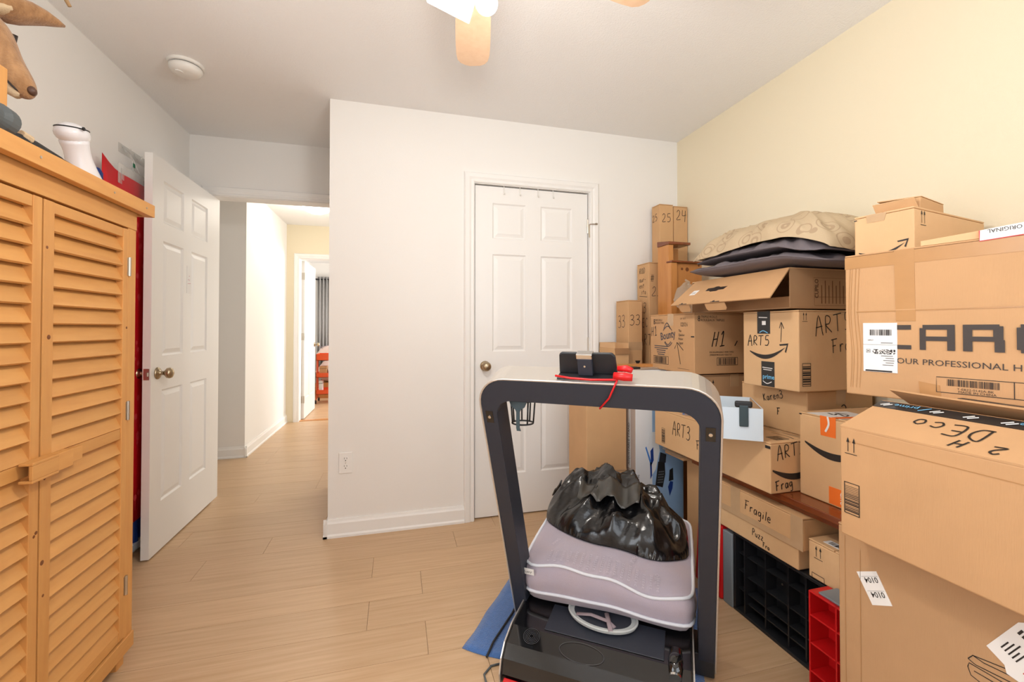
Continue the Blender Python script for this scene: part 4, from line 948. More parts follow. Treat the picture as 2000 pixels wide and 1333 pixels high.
# --- open-lidded flat box on top of the stack
CU = thing('open_lid_box', 'flat brown box with its slotted lid hanging open, under the pillows', 'box', (1.60, 1.575, 1.2295), 0, 'cardboard boxes stacked along the right wall')
hx, hy, hz = .18, .278, .150
q = MB(); q.box(-hx, hx, -hy, hy, 0, .004); q.box(hx-.004, hx, -hy, hy, .004, hz); q.box(-hx, hx-.004, -hy, -hy+.004, .004, hz); q.box(-hx, hx-.004, hy-.004, hy, .004, hz)
q.build('body', 'grey', CU, bevel=.001)
q = MB(); q.box(-hx, -hx+.004, -hy+.004, hy-.004, .004, .045); q.build('front_wall', 'inside', CU)
MB().box(-hx+.002, hx, -hy, hy, hz, hz+.004).build('top_panel', 'tan', CU, bevel=.001)
u_ = Vector((-.130, 0, -.118)); n_ = Vector((-.118, 0, .130)).normalized(); o_ = Vector((-hx, hy-.03, hz+.004))
poly = [(0, 0), (2*hy-.03, 0), (2*hy+.005, 1), (-.02, 1)]
lid = MB().prism([(x, y) for x, y in poly], lambda x, y, k: o_+Vector((0, -x, 0))+u_*y+n_*.004*(k-1)).build('lid_flap', 'light', CU)
lf_ = Face(lid, o_+u_, (0, -1, 0), -u_, n_); Lu = u_.length
lf_.poly([(.150, .085), (.175, .085), (.185, .078), (.225, .078), (.232, .085), (.262, .085), (.270, .104), (.230, .104), (.215, .110), (.200, .110), (.188, .104), (.152, .104)], 'deer_dark', 'hand_slot', .0005)
sk = lf_.poly([(.055, .066), (.093, .066), (.100, .098), (.062, .098)], 'paper_white', 'sticker', .0006); lf_.strokes([[(.064, .076), (.09, .076)], [(.066, .082), (.09, .083)]], .002, 'logo_grey', 'print_line', .0012, parent=lid)
for x in (.045, .255): lf_.poly([(x, .0), (x+.055, .0), (x+.052, .005), (x+.025, .004), (x+.018, .012), (x+.010, .010), (x+.008, .004), (x, .004)], 'deer_dark', 'tuck_slot', .0005)
for x0, x1 in ((.03, .105), (.212, .330)):
    a, b, z0, z1 = o_.y-x0, o_.y-x1, o_.z+u_.z-.004, o_.z+u_.z-.034
    MB().prism([(a, z0), (b, z0), (b, z1+.008), (b+.008, z1), (a-.008, z1), (a, z1+.008)], lambda x, y, k: (o_.x+u_.x+.010-.003*k+(z0-y)*.5, x, y)).build('tuck_tab', 'light', lid)
f = Face(CU, (-hx, -hy, 0), (1, 0, 0), (0, 0, 1), (0, -1, 0))
f.strokes([[(.115, .012), (.30, .014), (.30, .118), (.112, .118), (.115, .012)], [(.115, .045), (.30, .046)]], .0012, mat('print_brown', (120, 78, 40), .6), 'printed_frame', smooth=False)
f.text('CUPILO', .134, .040, .018, mat('print_dark', (84, 50, 26), .6), math.pi/2, .85, bold=.02)
for i in range(8): f.strokes([[(.150+.018*i, .020), (.150+.018*i, .108 if i % 2 else .09)]], .004, 'print_brown', 'small_print')

# --- under the board
Bd = thing('stained_board', 'dark glossy stained wooden board laid under the boxes', 'board', (1.57, 1.40, .5105))
MB().box(-.225, .235, -.45, .40, .022, .0455).build('top_plank', 'plank_stain', Bd, bevel=.003); MB().box(-.205, .235, -.44, .39, 0, .022).build('lower_plank', 'plank_stain', Bd, bevel=.003)
FR = carton('taped_fragile_box', 'long low box wrapped in shiny tape, marked Fragile', 1.33, 1.72, 1.172, 1.605, .3975, .5095, 'dark', seam='y', tape='clear_tape')
f = face(FR, 'W'); f.hand('Fragile', .178, .046, .036, .003, -.05); f.hand('1', .012, .050, .050, .0034); f.rect(0, .0, .035, .112, 'clear_tape', 'tape', .0005); f.rect(.105, 0, .05, .112, 'clear_tape', 'tape', .0006); f.rect(.385, 0, .048, .112, 'clear_tape', 'tape', .0006); f.rect(0, 0, .433, .022, 'clear_tape', 'tape', .0007)
PZ = carton('flat_puzzle_box', 'flat open-ended brown box under the Fragile box', 1.335, 1.72, 1.195, 1.60, .3225, .3965, 'tan', flaps=False)
f = face(PZ, 'W'); f.hand('Puzz', .205, .032, .026, .0026, .0); f.hand('Fra', .255, .010, .018, .0024, .0); f.strokes([[(.012, .03), (.012, .07)], [(.026, .03), (.026, .07)], [(.006, .03), (.032, .03)]], .002, 'ink', 'print_mark', smooth=False)
SB = carton('small_brown_box', 'small brown box with barcode label on top, beside the Fragile box', 1.345, 1.60, .985, 1.165, .3225, .448, 'tan', seam='x', tape=None)
f = face(SB, 'W'); f.arrows(.028, .070, .042); f.strokes([[(.012, .0), (.012, .018), (.055, .018), (.055, .0)]], .002, 'ink', 'print_frame', smooth=False)
f = face(SB, 'T'); bl = f.rect(.035, .02, .115, .032, 'paper_white', 'barcode_label', .0008); f.barcode(.04, .022, .105, .026, 26, frame=False, e=.002, parent=bl)
B2 = carton('standing_brown_box', 'upright brown box in the dark gap below the Art 3 box', 1.405, 1.80, 1.64, 1.88, 0, .508, 'dark', tape='clear_tape')

# ---- aerobic step lying on its side
sp = thing('aerobic_step', 'black ribbed exercise step lying on its side with red end risers', 'exercise step', (1.40, 1.33, 0))
def sy_(y): return y-1.33
def sxx(x): return x-1.40
MB().box(sxx(1.410), sxx(1.432), sy_(1.02), sy_(1.495), .006, .316).build('deck_plate', 'black_plastic', sp, bevel=.006)
for z0, z1 in ((0, .012), (.306, .318)): MB().box(sxx(1.345), sxx(1.43), sy_(1.02), sy_(1.507), z0, z1).build('rim', 'black_plastic', sp, bevel=.003)
for y in (1.025, 1.500): MB().box(sxx(1.345), sxx(1.43), sy_(y)-.006, sy_(y)+.006, .012, .306).build('rim', 'black_plastic', sp, bevel=.002)
for y in (1.452, 1.36, 1.26, 1.19, 1.10): MB().box(sxx(1.360 if y < 1.4 else 1.35), sxx(1.41), sy_(y)-.003, sy_(y)+.003, .012, .306).build('rib', 'black_plastic', sp)
for z, a, b in ((.09, 1.02, 1.494), (.155, 1.02, 1.45), (.165, 1.455, 1.494), (.235, 1.02, 1.494), (.05, 1.19, 1.45)): MB().box(sxx(1.362), sxx(1.41), sy_(a), sy_(b), z-.0025, z+.0025).build('rib', 'black_plastic', sp)
for y, z in ((1.40, .185), (1.33, .188)): MB().lathe([(.004, 0), (.004, .002)], (sxx(1.41), sy_(y), z), (-1, 0, 0), 8).build('rivet', 'nickel', sp)
MB().box(sxx(1.342), sxx(1.425), sy_(1.508), sy_(1.562), 0, .302).build('end_pad', 'grey_plastic', sp, bevel=.004)
MB().hexa([(sxx(1.335), sy_(1.564), 0), (sxx(1.40), sy_(1.564), 0), (sxx(1.40), sy_(1.60), 0), (sxx(1.335), sy_(1.735), 0)], [(sxx(1.335), sy_(1.564), .315), (sxx(1.40), sy_(1.564), .315), (sxx(1.40), sy_(1.60), .315), (sxx(1.335), sy_(1.715), .27)]).build('riser', 'red_plastic', sp, bevel=.01)
rs_ = thing('step_riser', 'red ribbed plastic riser standing by the largest box', 'riser', (1.29, 1.00, 0))
R0 = lambda mb, n='rib': mb.build(n, 'red_plastic', rs_, bevel=.0015)
R0(MB().box(.035, .040, -.085, .085, 0, .335), 'back_plate')
for y in (-.085, -.005, .080): R0(MB().box(-.04, .035, y, y+.005, 0, .335))
for z in (0, .085, .172, .258, .330): R0(MB().box(-.04, .035, -.080, .080, z, z+.005))
for z in (.10, .27): 
    MB().lathe([(.012, 0), (.012, .02), (.006, .024)], (.036, .012, z), (-1, 0, 0), 10).build('stud', 'black_plastic', rs_)
MB().box(-.03, .045, -.088, .06, .3355, .342).build('top_pad', 'grey_plastic', rs_, bevel=.002)

# ---- white bin with a clip
wbn = thing('white_open_bin', 'small white open bin with dark clip, on the Art 3 box', 'bin', (1.290, 1.465, .7432), math.radians(-36))
q = MB(); hx, hy, hz = .10, .145, .118
q.box(-hx, hx, -hy, hy, 0, .003).box(-hx, hx, -hy, -hy+.003, .003, hz).box(-hx, hx, hy-.003, hy, .003, hz).box(-hx, -hx+.003, -hy+.003, hy-.003, .003, hz).box(hx-.003, hx, -hy+.003, hy-.003, .003, hz); q.build('body', 'pale_blue_carton', wbn)
MB().box(hx-.0045, hx-.0032, -hy+.003, hy-.003, .004, hz-.001).build('inside_liner', 'light', wbn)
cl = MB().box(.022, .052, -hy-.006, -hy-.0005, .050, .128).build('clip', 'teal_grey', wbn, bevel=.003); MB().box(.008, .066, -hy-.004, -hy+.012, hz+.001, .143).build('clip_head', 'black_plastic', cl, bevel=.006)

# ---- tall boxes in the corner
def tallbox(label, x0, x1, y0, y1, h, m, marks):
    t = carton('tall_tube_box', label, x0, x1, y0, y1, 0, h, m, seam='x', group='tall narrow boxes in the corner'); marks(face(t, 'W'), face(t, 'S')); return t
tallbox('tall narrow box marked 25, in the back corner', 1.655, 1.757, 2.475, 2.565, 1.968, 'dark', lambda W, S_: (W.hand('25', .012, 1.86, .045, .0035, .1), S_.hand('25', .018, 1.85, .055, .0035, .05)))
tallbox('tall narrow box marked 24, touching the right wall', 1.762, 1.866, 2.475, 2.565, 1.962, 'dark', lambda W, S_: S_.hand('24', .018, 1.87, .065, .0035, .05))
tallbox('tall narrow box marked number 23 Dec', 1.540, 1.632, 2.42, 2.56, 1.574, 'dark', lambda W, S_: (W.hand('RODS', .03, 1.51, .035, .003), W.hand('aur-', .03, 1.455, .035, .0025), W.hand('ent', .03, 1.415, .035, .0025), W.hand('sto', .05, 1.375, .035, .0025), W.strokes([[(.03, 1.365), (.12, 1.355)]], .003), W.hand('23', .03, 1.255, .065, .0034), W.hand('DEC', .025, 1.165, .055, .0034), W.hand('ART', .03, 1.05, .07, .0034), S_.hand('#', .010, 1.45, .045, .003), S_.hand('23', .018, 1.36, .060, .003, -.02)))
tallbox('narrow box marked 33, shorter than its neighbours', 1.382, 1.478, 2.40, 2.555, 1.33, 'dark', lambda W, S_: (W.hand('33', .03, 1.16, .075, .0034, .05), S_.hand('33', .010, 1.175, .062, .0034, .05), S_.rect(0, 1.02, .096, .05, 'clear_tape', 'tape', .0006), S_.poly([(.045, .955), (.082, .955), (.072, .936), (.055, .936)], 'ink', 'triangle_mark', .0006)))
so = thing('short_open_box', 'short open-topped narrow box left of the box marked 33', 'box', (1.308, 2.45, 0), 0, 'tall narrow boxes in the corner')
q = MB().box(-.048, .048, -.10, .10, 0, 1.035); q.build('body', 'dark', so, bevel=.002)
MB().box(-.048, -.044, -.10, .10, 1.035, 1.066).box(.044, .048, -.10, .10, 1.035, 1.066).box(-.048, .048, .096, .10, 1.035, 1.066).build('rim', 'tan', so); MB().prism([(-.048, 1.035), (.048, 1.035), (.048, 1.0), (-.048, 1.0)], lambda x, y, k: (x, -.101-.003*k-(1.035-y)*.25, y)).build('front_flap', 'inside', so)
# wooden shelf ends leaning in the corner
sh1 = thing('narrow_wooden_shelf', 'tall narrow knotty pine shelf end with a small cap, in the corner', 'shelf', (1.625, 2.30, 0))
MB().box(-.062, -.028, -.05, .06, 0, 1.655).build('upright', 'pine_stain', sh1, bevel=.002); MB().box(-.028, .070, .04, .058, 0, 1.65).build('back_panel', 'pine_stain', sh1); MB().hexa([(-.066, -.06, 1.656), (.085, -.06, 1.656), (.085, .062, 1.656), (-.066, .062, 1.656)], [(-.066, -.06, 1.672), (.085, -.06, 1.672), (.085, .062, 1.69), (-.066, .062, 1.69)]).build('cap', 'plank_stain', sh1, bevel=.003)
sh2 = thing('wide_wooden_shelf', 'knotty pine shelf panel with a dark top edge, beside the narrow one', 'shelf', (1.64, 2.19, 0))
MB().box(-.115, -.075, -.02, .02, 0, 1.535).build('upright', 'pine_stain', sh2, bevel=.002); MB().box(-.075, .105, -.002, .016, 0, 1.535).build('panel', 'pine_stain', sh2); MB().box(-.118, .108, -.030, .024, 1.536, 1.546).build('top_edge', 'plank_stain', sh2, bevel=.002)
for x, z, r in ((.005, 1.50, .012), (-.03, 1.502, .008), (.085, 1.525, .006)): MB().lathe([(r, 0), (.001, .0006)], (x, -.0021, z), (0, -1, 0), 12).build('knot', 'knot', sh2)
pb = thing('clear_plastic_bag', 'crumpled clear plastic bag tucked behind the lid flap', 'plastic bag', (1.50, 1.99, 1.236))
def crumple(P, amp, sc, seed=0): return Vector((noise.noise(P*sc+Vector((seed, 0, 0))), noise.noise(P*sc+Vector((0, seed+7, 0))), noise.noise(P*sc+Vector((0, 0, seed+13)))))*amp
mb = MB(); puffy(mb, .055, .05, 0, .155, 14, 14, 3, lambda P, u, v, s, h: P+crumple(P, .02, 28, 3)*h); mb.build('film', 'plastic_film', pb)
MB().tube([(0, 0, .150), (.01, .0, .165), (-.01, .01, .178)], .006, 6).build('knot', 'plastic_film', pb)

# ---- closet side: brown box, white product box, board and device on top
BR = carton('brown_standing_carton', 'plain brown carton standing in front of the closet door', .958, 1.19, 2.09, 2.33, .0095, .80, 'dark', seam='x', tape='clear_tape'); face(BR, 'S').rect(0, .385, .232, .010, 'clear_tape', 'tape', .0006); face(BR, 'S').rect(0, .387, .232, .002, 'inside', 'seam', .0012)
WB = carton('white_product_box', 'tall white and blue product box with pictures, behind the treadmill', 1.222, 1.515, 2.054, 2.172, 0, .932, 'white_carton', seam='x', group='product boxes', flaps=True)
f = face(WB, 'S'); f.rect(.10, .02, .19, .90, 'blue_carton', 'blue_print', .0004)
f.poly([(.05, .42), (.085, .60), (.125, .60), (.145, .50), (.12, .40), (.09, .36)], 'white_carton', 'photo_print', .0008)
f.poly([(.058, .52), (.064, .525), (.098, .43), (.09, .42)], 'blue_ink', 'photo_print', .0012); f.poly([(.088, .50), (.105, .52), (.108, .45), (.092, .42)], mat('navy_print', (24, 60, 140), .5), 'photo_print', .0012); f.poly([(.085, .44), (.095, .44), (.098, .37), (.088, .35)], 'navy_print', 'photo_print', .0012)
f.poly([(.118, .315), (.135, .44), (.175, .435), (.178, .37), (.162, .30)], 'black_plastic', 'photo_print', .0012); f.poly([(.14, .44), (.148, .49), (.185, .475), (.18, .43)], 'black_satin', 'photo_print', .0012)
f.poly([(.200, .33), (.205, .39), (.225, .40), (.228, .335)], 'black_plastic', 'photo_print', .0012); f.poly([(.195, .30), (.208, .33), (.226, .325), (.222, .29), (.205, .25)], 'navy_print', 'photo_print', .0012)
mb = MB()
for i in range(5):
    for j in range(5): x, y = .130+.007*i+.002*j, .325+.014*j; mb.add([f.P(x, y, .0018), f.P(x+.004, y+.002, .0018), f.P(x+.004, y+.008, .0018), f.P(x, y+.006, .0018)], [(0, 1, 2, 3)])
mb.build('key_print', 'grey_plastic', WB, fix=False); f.text('8 in)', .020, .35, .012, 'ink', math.pi/2)
f = face(WB, 'W'); f.rect(.0, 0, .118, .92, mat('beige_print', (196, 182, 172), .5), 'side_print', .0004); ls = f.rect(.040, .40, .028, .34, 'paper_white', 'text_strip', .0012); f.text('ADJUSTABLE STAND', .062, .415, .018, 'ink', math.pi/2, 1.0, 'printed_text', .002, ls)
f.poly([(.05, .33), (.075, .33), (.062, .36)], 'ink', 'warning_mark', .0012)
bb = thing('loose_wooden_board', 'short pale wooden board lying on the white product box', 'board', (1.30, 2.135, .9325)); MB().box(-.16, .13, -.030, .030, 0, .026).build('board', 'pine_stain', bb, bevel=.002); MB().box(-.165, -.16, -.030, .030, 0, .026).build('end_grain', 'dark', bb)
dv = thing('slim_device', 'slim black and silver device on the white product box', 'device', (1.305, 2.078, .9325)); MB().box(-.14, .11, -.024, .024, 0, .012).build('base', 'silver', dv, bevel=.003); MB().box(-.14, -.05, -.0245, .0245, .004, .016).build('cover', 'black_plastic', dv, bevel=.003)

# ---- plastic wrap sticking out below the Art 3 box
pw_ = thing('plastic_wrapped_roll', 'clear plastic wrapped bundle poking out below the Art 3 box', 'bundle', (1.385, 1.90, .5075+.001))
mb = MB(); puffy(mb, .055, .085, .004, .046, 14, 18, 3, lambda P, u, v, s, h: P+Vector((0, 0, crumple(P, .010, 34, 9).z*h*.6))); mb.build('wrap', 'plastic_film', pw_, smooth=False)
MB().box(-.04, .045, -.075, .075, .001, .022).build('contents', 'dark', pw_, bevel=.004)

# ================================================================ pillows on the open-lid box
PZ0 = 1.3855
def base_z(x, y):      # box top, sagging past the near edge of the box
    d = max(0, 1.30-y); return PZ0-.30*min(d, .2)**1.15
def make_pillow(name, label, m, cx, cy, rz, a, b, h, seed, below, lift, pipe):
    t = thing(name, label, 'pillow', (cx, cy, PZ0), rz, 'pillows stacked on the boxes')
    c, s = math.cos(rz), math.sin(rz)
    def hh(u, v): return (max(0, 1-abs(u)**3.2)*max(0, 1-abs(v)**3.2))**.55
    def outl(u, v):       # rounded, slightly pinched outline
        k = 1-.10*(u*u*v*v)**1.5; e = .012*noise.noise(Vector((u*2.3, v*2.3, seed)))
        return a*u*k*(1-.05*(1-v*v))+e, b*v*k*(1-.04*(1-u*u))+e
    def P(u, v, side):
        x, y = outl(u, v); wx, wy = cx+x*c-y*s, cy+x*s+y*c; h_ = hh(u, v)
        z0 = below(wx, wy)+.003+lift*(1-h_)
        edge = 1-h_
        crease = (.034 if seed == 8 else .022)*edge*h_*4*noise.noise(Vector((math.atan2(v*b, u*a)*7, h_*1.5, seed)))+.012*h_*noise.noise(Vector((x*8, y*8, seed)))+.007*h_*(1-abs(noise.noise(Vector((x*14, y*11, seed+5))))*2)
        z = z0 if side < 0 else z0+h*h_+crease*.9
        if side > 0: z = max(z, z0+.0005)
        return Vector((x, y, z-PZ0))
    nx, ny = 44, 52; vs = []
    ez = lambda q: math.copysign(1-(1-abs(q))**1.5, q)
    for side in (1, -1):
        for j in range(ny+1):
            for i in range(nx+1): vs.append(P(ez(-1+2*i/nx), ez(-1+2*j/ny), side))
    N_ = (nx+1)*(ny+1); fs = []
    for j in range(ny):
        for i in range(nx):
            q4 = (j*(nx+1)+i, j*(nx+1)+i+1, (j+1)*(nx+1)+i+1, (j+1)*(nx+1)+i); fs += [q4, tuple(N_+t_ for t_ in q4[::-1])]
    MB().add(vs, fs).build('cover', m, t, smooth=True)
    if pipe:
        ring = []
        for i in range(80):
            A_ = 2*math.pi*i/80; cc, ss = math.cos(A_), math.sin(A_); r = 1/max(abs(cc), abs(ss)); ring.append(P(cc*r, ss*r, -1)+Vector((0, 0, .002)))
        MB().tube(ring, .003, 6, closed=True).build('piping', m, t, smooth=True)
    def top(wx, wy):
        dx, dy = wx-cx, wy-cy; x, y = dx*c+dy*s, -dx*s+dy*c; u, v = max(-1, min(1, x/a)), max(-1, min(1, y/b)); h_ = hh(u, v)
        return below(wx, wy)+.003+lift*(1-h_)+h*h_*1.02+.010*h_+.004
    return top
t1_ = make_pillow('bed_pillow', 'lower of the two grey pillows on the open-lid box', 'pillow_grey', 1.60, 1.475, math.radians(3), .25, .355, .052, 1, base_z, .034, True)
t2_ = make_pillow('bed_pillow', 'upper grey pillow between the lower grey and the beige paisley pillow', 'pillow_grey', 1.605, 1.460, math.radians(-2), .245, .345, .050, 4, t1_, .020, True)
make_pillow('bed_pillow', 'beige paisley pillow topping the two grey pillows', 'paisley', 1.605, 1.465, math.radians(3), .245, .362, .078, 8, t2_, .006, False)
# ================================================================ treadmill
TR = (.72, 1.432, .004); TRZ = math.atan2(-.592, .806)
tm = thing('walking_treadmill', 'folding treadmill with tall black and silver handle frame in front of the closet', 'treadmill', TR, TRZ)
th = math.atan(.37); cT, sT = math.cos(th), math.sin(th)
def Q(x, s, n): return (x, -s*sT+n*cT, s*cT+n*sT)
def arc(cx, cy, r, a0, a1, n=8): return [(cx+r*math.cos(a0+(a1-a0)*i/n), cy+r*math.sin(a0+(a1-a0)*i/n)) for i in range(n+1)]
XO0, XO1, XI0, XI1, SO, SI = -.325, .361, -.276, .312, 1.058, .986
def contour(x0, x1, top, r):
    return [(x0, .022), (x0, .5)]+arc(x0+r, top-r, r, math.pi, math.pi/2)+[((x0+x1)/2, top)]+arc(x1-r, top-r, r, math.pi/2, 0)+[(x1, .5), (x1, .022)]
def ushape(outer, inner, n0, n1):
    k = len(outer); mb = MB()
    vs = [Q(x, s, n0) for x, s in outer]+[Q(x, s, n0) for x, s in inner]+[Q(x, s, n1) for x, s in outer]+[Q(x, s, n1) for x, s in inner]
    fs = []
    for i in range(k-1):
        a, b, c, d = i, i+1, k+i+1, k+i
        fs += [(a, b, c, d), (2*k+d, 2*k+c, 2*k+b, 2*k+a), (a, 2*k+a, 2*k+b, b), (c, 2*k+c, 2*k+d, d)]
    for i in (0, k-1): fs.append((i, k+i, 3*k+i, 2*k+i))
    return mb.add(vs, fs)
oc, ic = contour(XO0, XO1, SO, .088), contour(XI0, XI1, SI, .055)
ushape(oc, ic, .003, .090).build('handle_frame', 'black_satin', tm, bevel=.002)
oc2 = contour(XO0-.006, XO1+.006, SO+.006, .094)
ushape(oc2, contour(XO0-.0002, XO1+.0002, SO+.0002, .088), 0, .095).build('silver_shell', 'silver', tm, bevel=.002)
for x in (-.302, .337):
    rc = MB(); rc.slab(Q(x-.012, .905, .0028), Vector(Q(.024, 0, 0)), Vector(Q(0, .042, 0)), Vector(Q(0, 0, -1)), .0012); o = rc.build('bolt_recess', 'black_gloss', tm)
    MB().lathe([(.005, 0), (.005, .002)], Q(x, .926, .0012), Vector(Q(0, 0, -1)), 12).build('bolt', 'chrome', o)
# motor hood, deck, belt
hood = [(.12, .0), (.12, .128), (-.05, .136), (-.17, .128), (-.232, .106), (-.262, .075), (-.274, .034), (-.272, .004)]
MB().prism(hood, lambda y, z, k: (-.284+.578*k, y, z)).build('motor_hood', 'black_gloss', tm, bevel=.006)
rim = [(.12, 0), (.12, .132), (-.05, .140), (-.17, .132), (-.236, .110), (-.267, .077), (-.279, .034), (-.276, .002)]
for x in (-.2885, .2942): MB().prism(rim, lambda y, z, k: (x+.0045*k, y, z)).build('hood_trim', 'silver', tm)
MB().prism([(-.276, .002), (-.279, .030), (-.290, .026), (-.292, .004)], lambda y, z, k: (-.270+.55*k, y, z)).build('front_lip', 'red_plastic', tm, bevel=.003)
MB().box(-.29, -.24, .12, .60, .0, .100).build('side_rail', 'black_plastic', tm, bevel=.006); MB().box(.25, .30, .12, .60, .0, .100).build('side_rail', 'black_plastic', tm, bevel=.006)
MB().box(-.24, .25, .12, .60, .06, .096).build('belt', 'black_satin', tm, bevel=.004); MB().box(-.29, .30, .60, .625, 0, .09).build('end_cap', 'black_plastic', tm, bevel=.01)
for x0, x1 in ((-.325, -.290), (.300, .361)): MB().box(x0, x1, -.02, .10, .012, .085).build('post_bracket', 'black_plastic', tm, bevel=.004)
top_f = Face(tm, (0, 0, .1345), (1, 0, 0), (0, 1, .04), (0, -.04, 1))
MB().hexa([(-.172, -.160, .130), (.212, -.160, .130), (.212, -.03, .1375), (-.172, -.03, .1375)], [(-.170, -.158, .1315), (.210, -.158, .1315), (.210, -.03, .139), (-.170, -.03, .139)]).build('dark_pad', 'black_satin', tm, bevel=.001)
ring = lambda cx, cy, rx, ry, n=32: [(cx+rx*math.cos(2*math.pi*i/n), cy+ry*math.sin(2*math.pi*i/n)) for i in range(n+1)]
hz_ = lambda y: .1285-(max(0, -.17-y))*.36
def hood_ring(cx, cy, rx, ry, w, m, name):
    a, b = ring(cx, cy, rx, ry), ring(cx, cy, rx-w, ry-w); n = len(a); P = lambda p: (p[0], p[1], hz_(p[1])+.0022)
    MB().add([P(p) for p in a]+[P(p) for p in b], [(i, i+1, n+i+1, n+i) for i in range(n-1)]).build(name, m, tm, fix=False)
mat('etched_grey', (74, 74, 78), .4)
hood_ring(-.035, -.205, .072, .030, .0012, 'etched_grey', 'display_ring')
for r in (.028, .023, .018, .013, .008): hood_ring(-.205, -.195, r, r*.9, .0012, 'etched_grey', 'speaker_ring')
MB().tube([(.245, -.205, .128), (.245, -.165, .142), (.245, -.12, .146)], .02, 16, rs=[.016, .022, .018], flat=.6).build('control_knob', 'black_gloss', tm, smooth=True)
MB().lathe([(.017, 0), (.017, .006)], (.245, -.203, .127), (0, -1, -.5), 16).build('knob_band', 'chrome', tm)

# phone/tablet holder on the bar
ph = thing('tablet_holder', 'black tablet holder with chrome clip on the treadmill bar', 'tablet holder', TR, TRZ)
poly = [(-.072, 1.068), (.098, 1.068), (.094, 1.125)]+[(.085, 1.135), (-.060, 1.135), (-.068, 1.128)]
MB().prism(poly, lambda x, s, k: Q(x, s, .046+.010*k)).build('back_plate', 'black_plastic', ph, bevel=.004)
MB().prism([(-.072, 1.0645), (.098, 1.0645), (.098, 1.069), (-.072, 1.069)], lambda x, s, k: Q(x, s, .012+.05*k)).build('tray', 'black_plastic', ph, bevel=.002)
MB().prism([(-.012, 1.070), (.030, 1.070), (.030, 1.122), (-.012, 1.122)], lambda x, s, k: Q(x, s, .030+.0155*k)).build('clip_body', 'black_satin', ph, bevel=.002)
MB().prism([(-.014, 1.122), (.032, 1.122), (.032, 1.137), (-.014, 1.137)], lambda x, s, k: Q(x, s, .028+.030*k)).build('clip_top', 'chrome', ph, bevel=.002)
MB().lathe([(.003, 0), (.003, .002)], Q(.009, 1.10, .030), Vector(Q(0, 0, -1)), 10).build('screw', 'chrome', ph)
sk_ = thing('safety_key_cord', 'red safety key with cord wrapped around the tablet holder', 'safety key', TR, TRZ)
MB().tube([Q(-.074, 1.078, .008), Q(-.03, 1.0735, .005), Q(.03, 1.0715, .004), Q(.10, 1.0735, .006), Q(.104, 1.075, .02)], .0032, 8).build('band', 'red_plastic', sk_, smooth=True)
MB().tube([Q(.102, 1.0735, .006), Q(.098, 1.066, -.004), Q(.078, 1.02, -.0035), Q(.050, .985, -.003), Q(.049, .982, .01)], .0026, 8).build('cord', 'red_plastic', sk_, smooth=True)
MB().tube([Q(.092, 1.083, .012), Q(.12, 1.082, .010), Q(.142, 1.080, .010)], .010, 12, rs=[.010, .012, .010]).build('key_grip', 'red_plastic', sk_, smooth=True); MB().tube([Q(.10, 1.092, .038), Q(.125, 1.094, .036), Q(.140, 1.089, .034)], .008, 12, rs=[.008, .010, .008]).build('key_clip', 'red_plastic', sk_, smooth=True)
# wire bottle holder under the bar
bh = thing('bottle_holder', 'black wire bottle cage hanging under the treadmill bar', 'bottle holder', TR, TRZ)
def W_(x, z, y): return (x, -.33+y, z)
cxh, cyh, rh, zt, zb = -.218, .085, .040, .915, .842
MB().tube([W_(cxh+rh*math.cos(a), zt, cyh+rh*math.sin(a)) for a in [i*math.pi/12 for i in range(24)]], .0028, 8, closed=True).build('top_ring', 'black_plastic', bh, smooth=True)
MB().tube([W_(cxh+rh*.86*math.cos(a), zb, cyh+rh*.86*math.sin(a)) for a in [i*math.pi/12 for i in range(24)]], .0028, 8, closed=True).build('bottom_ring', 'black_plastic', bh, smooth=True)
for a in (.3, 1.2, 2.0, 2.9, 3.8, 4.6, 5.5): MB().tube([W_(cxh+rh*math.cos(a), zt, cyh+rh*math.sin(a)), W_(cxh+rh*.86*math.cos(a), zb, cyh+rh*.86*math.sin(a))], .0026, 6).build('wire', 'black_plastic', bh, smooth=True)
MB().prism([(-.030, .918), (.030, .918), (.022, .900), (.010, .893), (.006, .885), (.006, .835), (.010, .825), (-.004, .825), (-.006, .835), (-.006, .885), (-.010, .893), (-.022, .900)], lambda x, z, k: W_(cxh+x, z, cyh-rh-.002-.004*k)).build('front_strap', 'teal_grey', bh, bevel=.001)
MB().tube([W_(cxh-.02, zt, cyh), W_(cxh-.02, .935, cyh)], .004, 6).build('hanger', 'black_plastic', bh)

# ---- blue towel mat below
mt = thing('blue_towel_mat', 'blue towel mat with a dark cord lying under the treadmill', 'mat', (TR[0], TR[1], 0), TRZ)
mb = MB(); nx, ny = 30, 34; vs = []
for k in (0, 1):
    for j in range(ny+1):
        for i in range(nx+1):
            x = -.475+.805*i/nx; y = -.175+(1.0 if i < 11 else .70)*j/ny
            x += .012*noise.noise(Vector((y*6, 0, 2))); y += .012*noise.noise(Vector((x*6, 3, 0)))
            hgt = .003+.006*abs(noise.noise(Vector((x*9, y*9, 1)))) if x < -.30 else .003
            if -.34 < x < .36 and y > -.28: hgt = .0022
            vs.append((x, y, hgt if k else -.0006+.001))
N_ = (nx+1)*(ny+1)
fs = []
for j in range(ny):
    for i in range(nx):
        q4 = (j*(nx+1)+i, j*(nx+1)+i+1, (j+1)*(nx+1)+i+1, (j+1)*(nx+1)+i); fs.append(tuple(N_+t for t in q4)); fs.append(q4[::-1])
per = [(0, i) for i in range(nx)]+[(j, nx) for j in range(ny)]+[(ny, i) for i in range(nx, 0, -1)]+[(j, 0) for j in range(ny, 0, -1)]
ids = [j*(nx+1)+i for j, i in per]; fs += [(ids[i], ids[(i+1) % len(ids)], N_+ids[(i+1) % len(ids)], N_+ids[i]) for i in range(len(ids))]
mb.add(vs, fs).build('cloth', 'towel', mt, smooth=True)
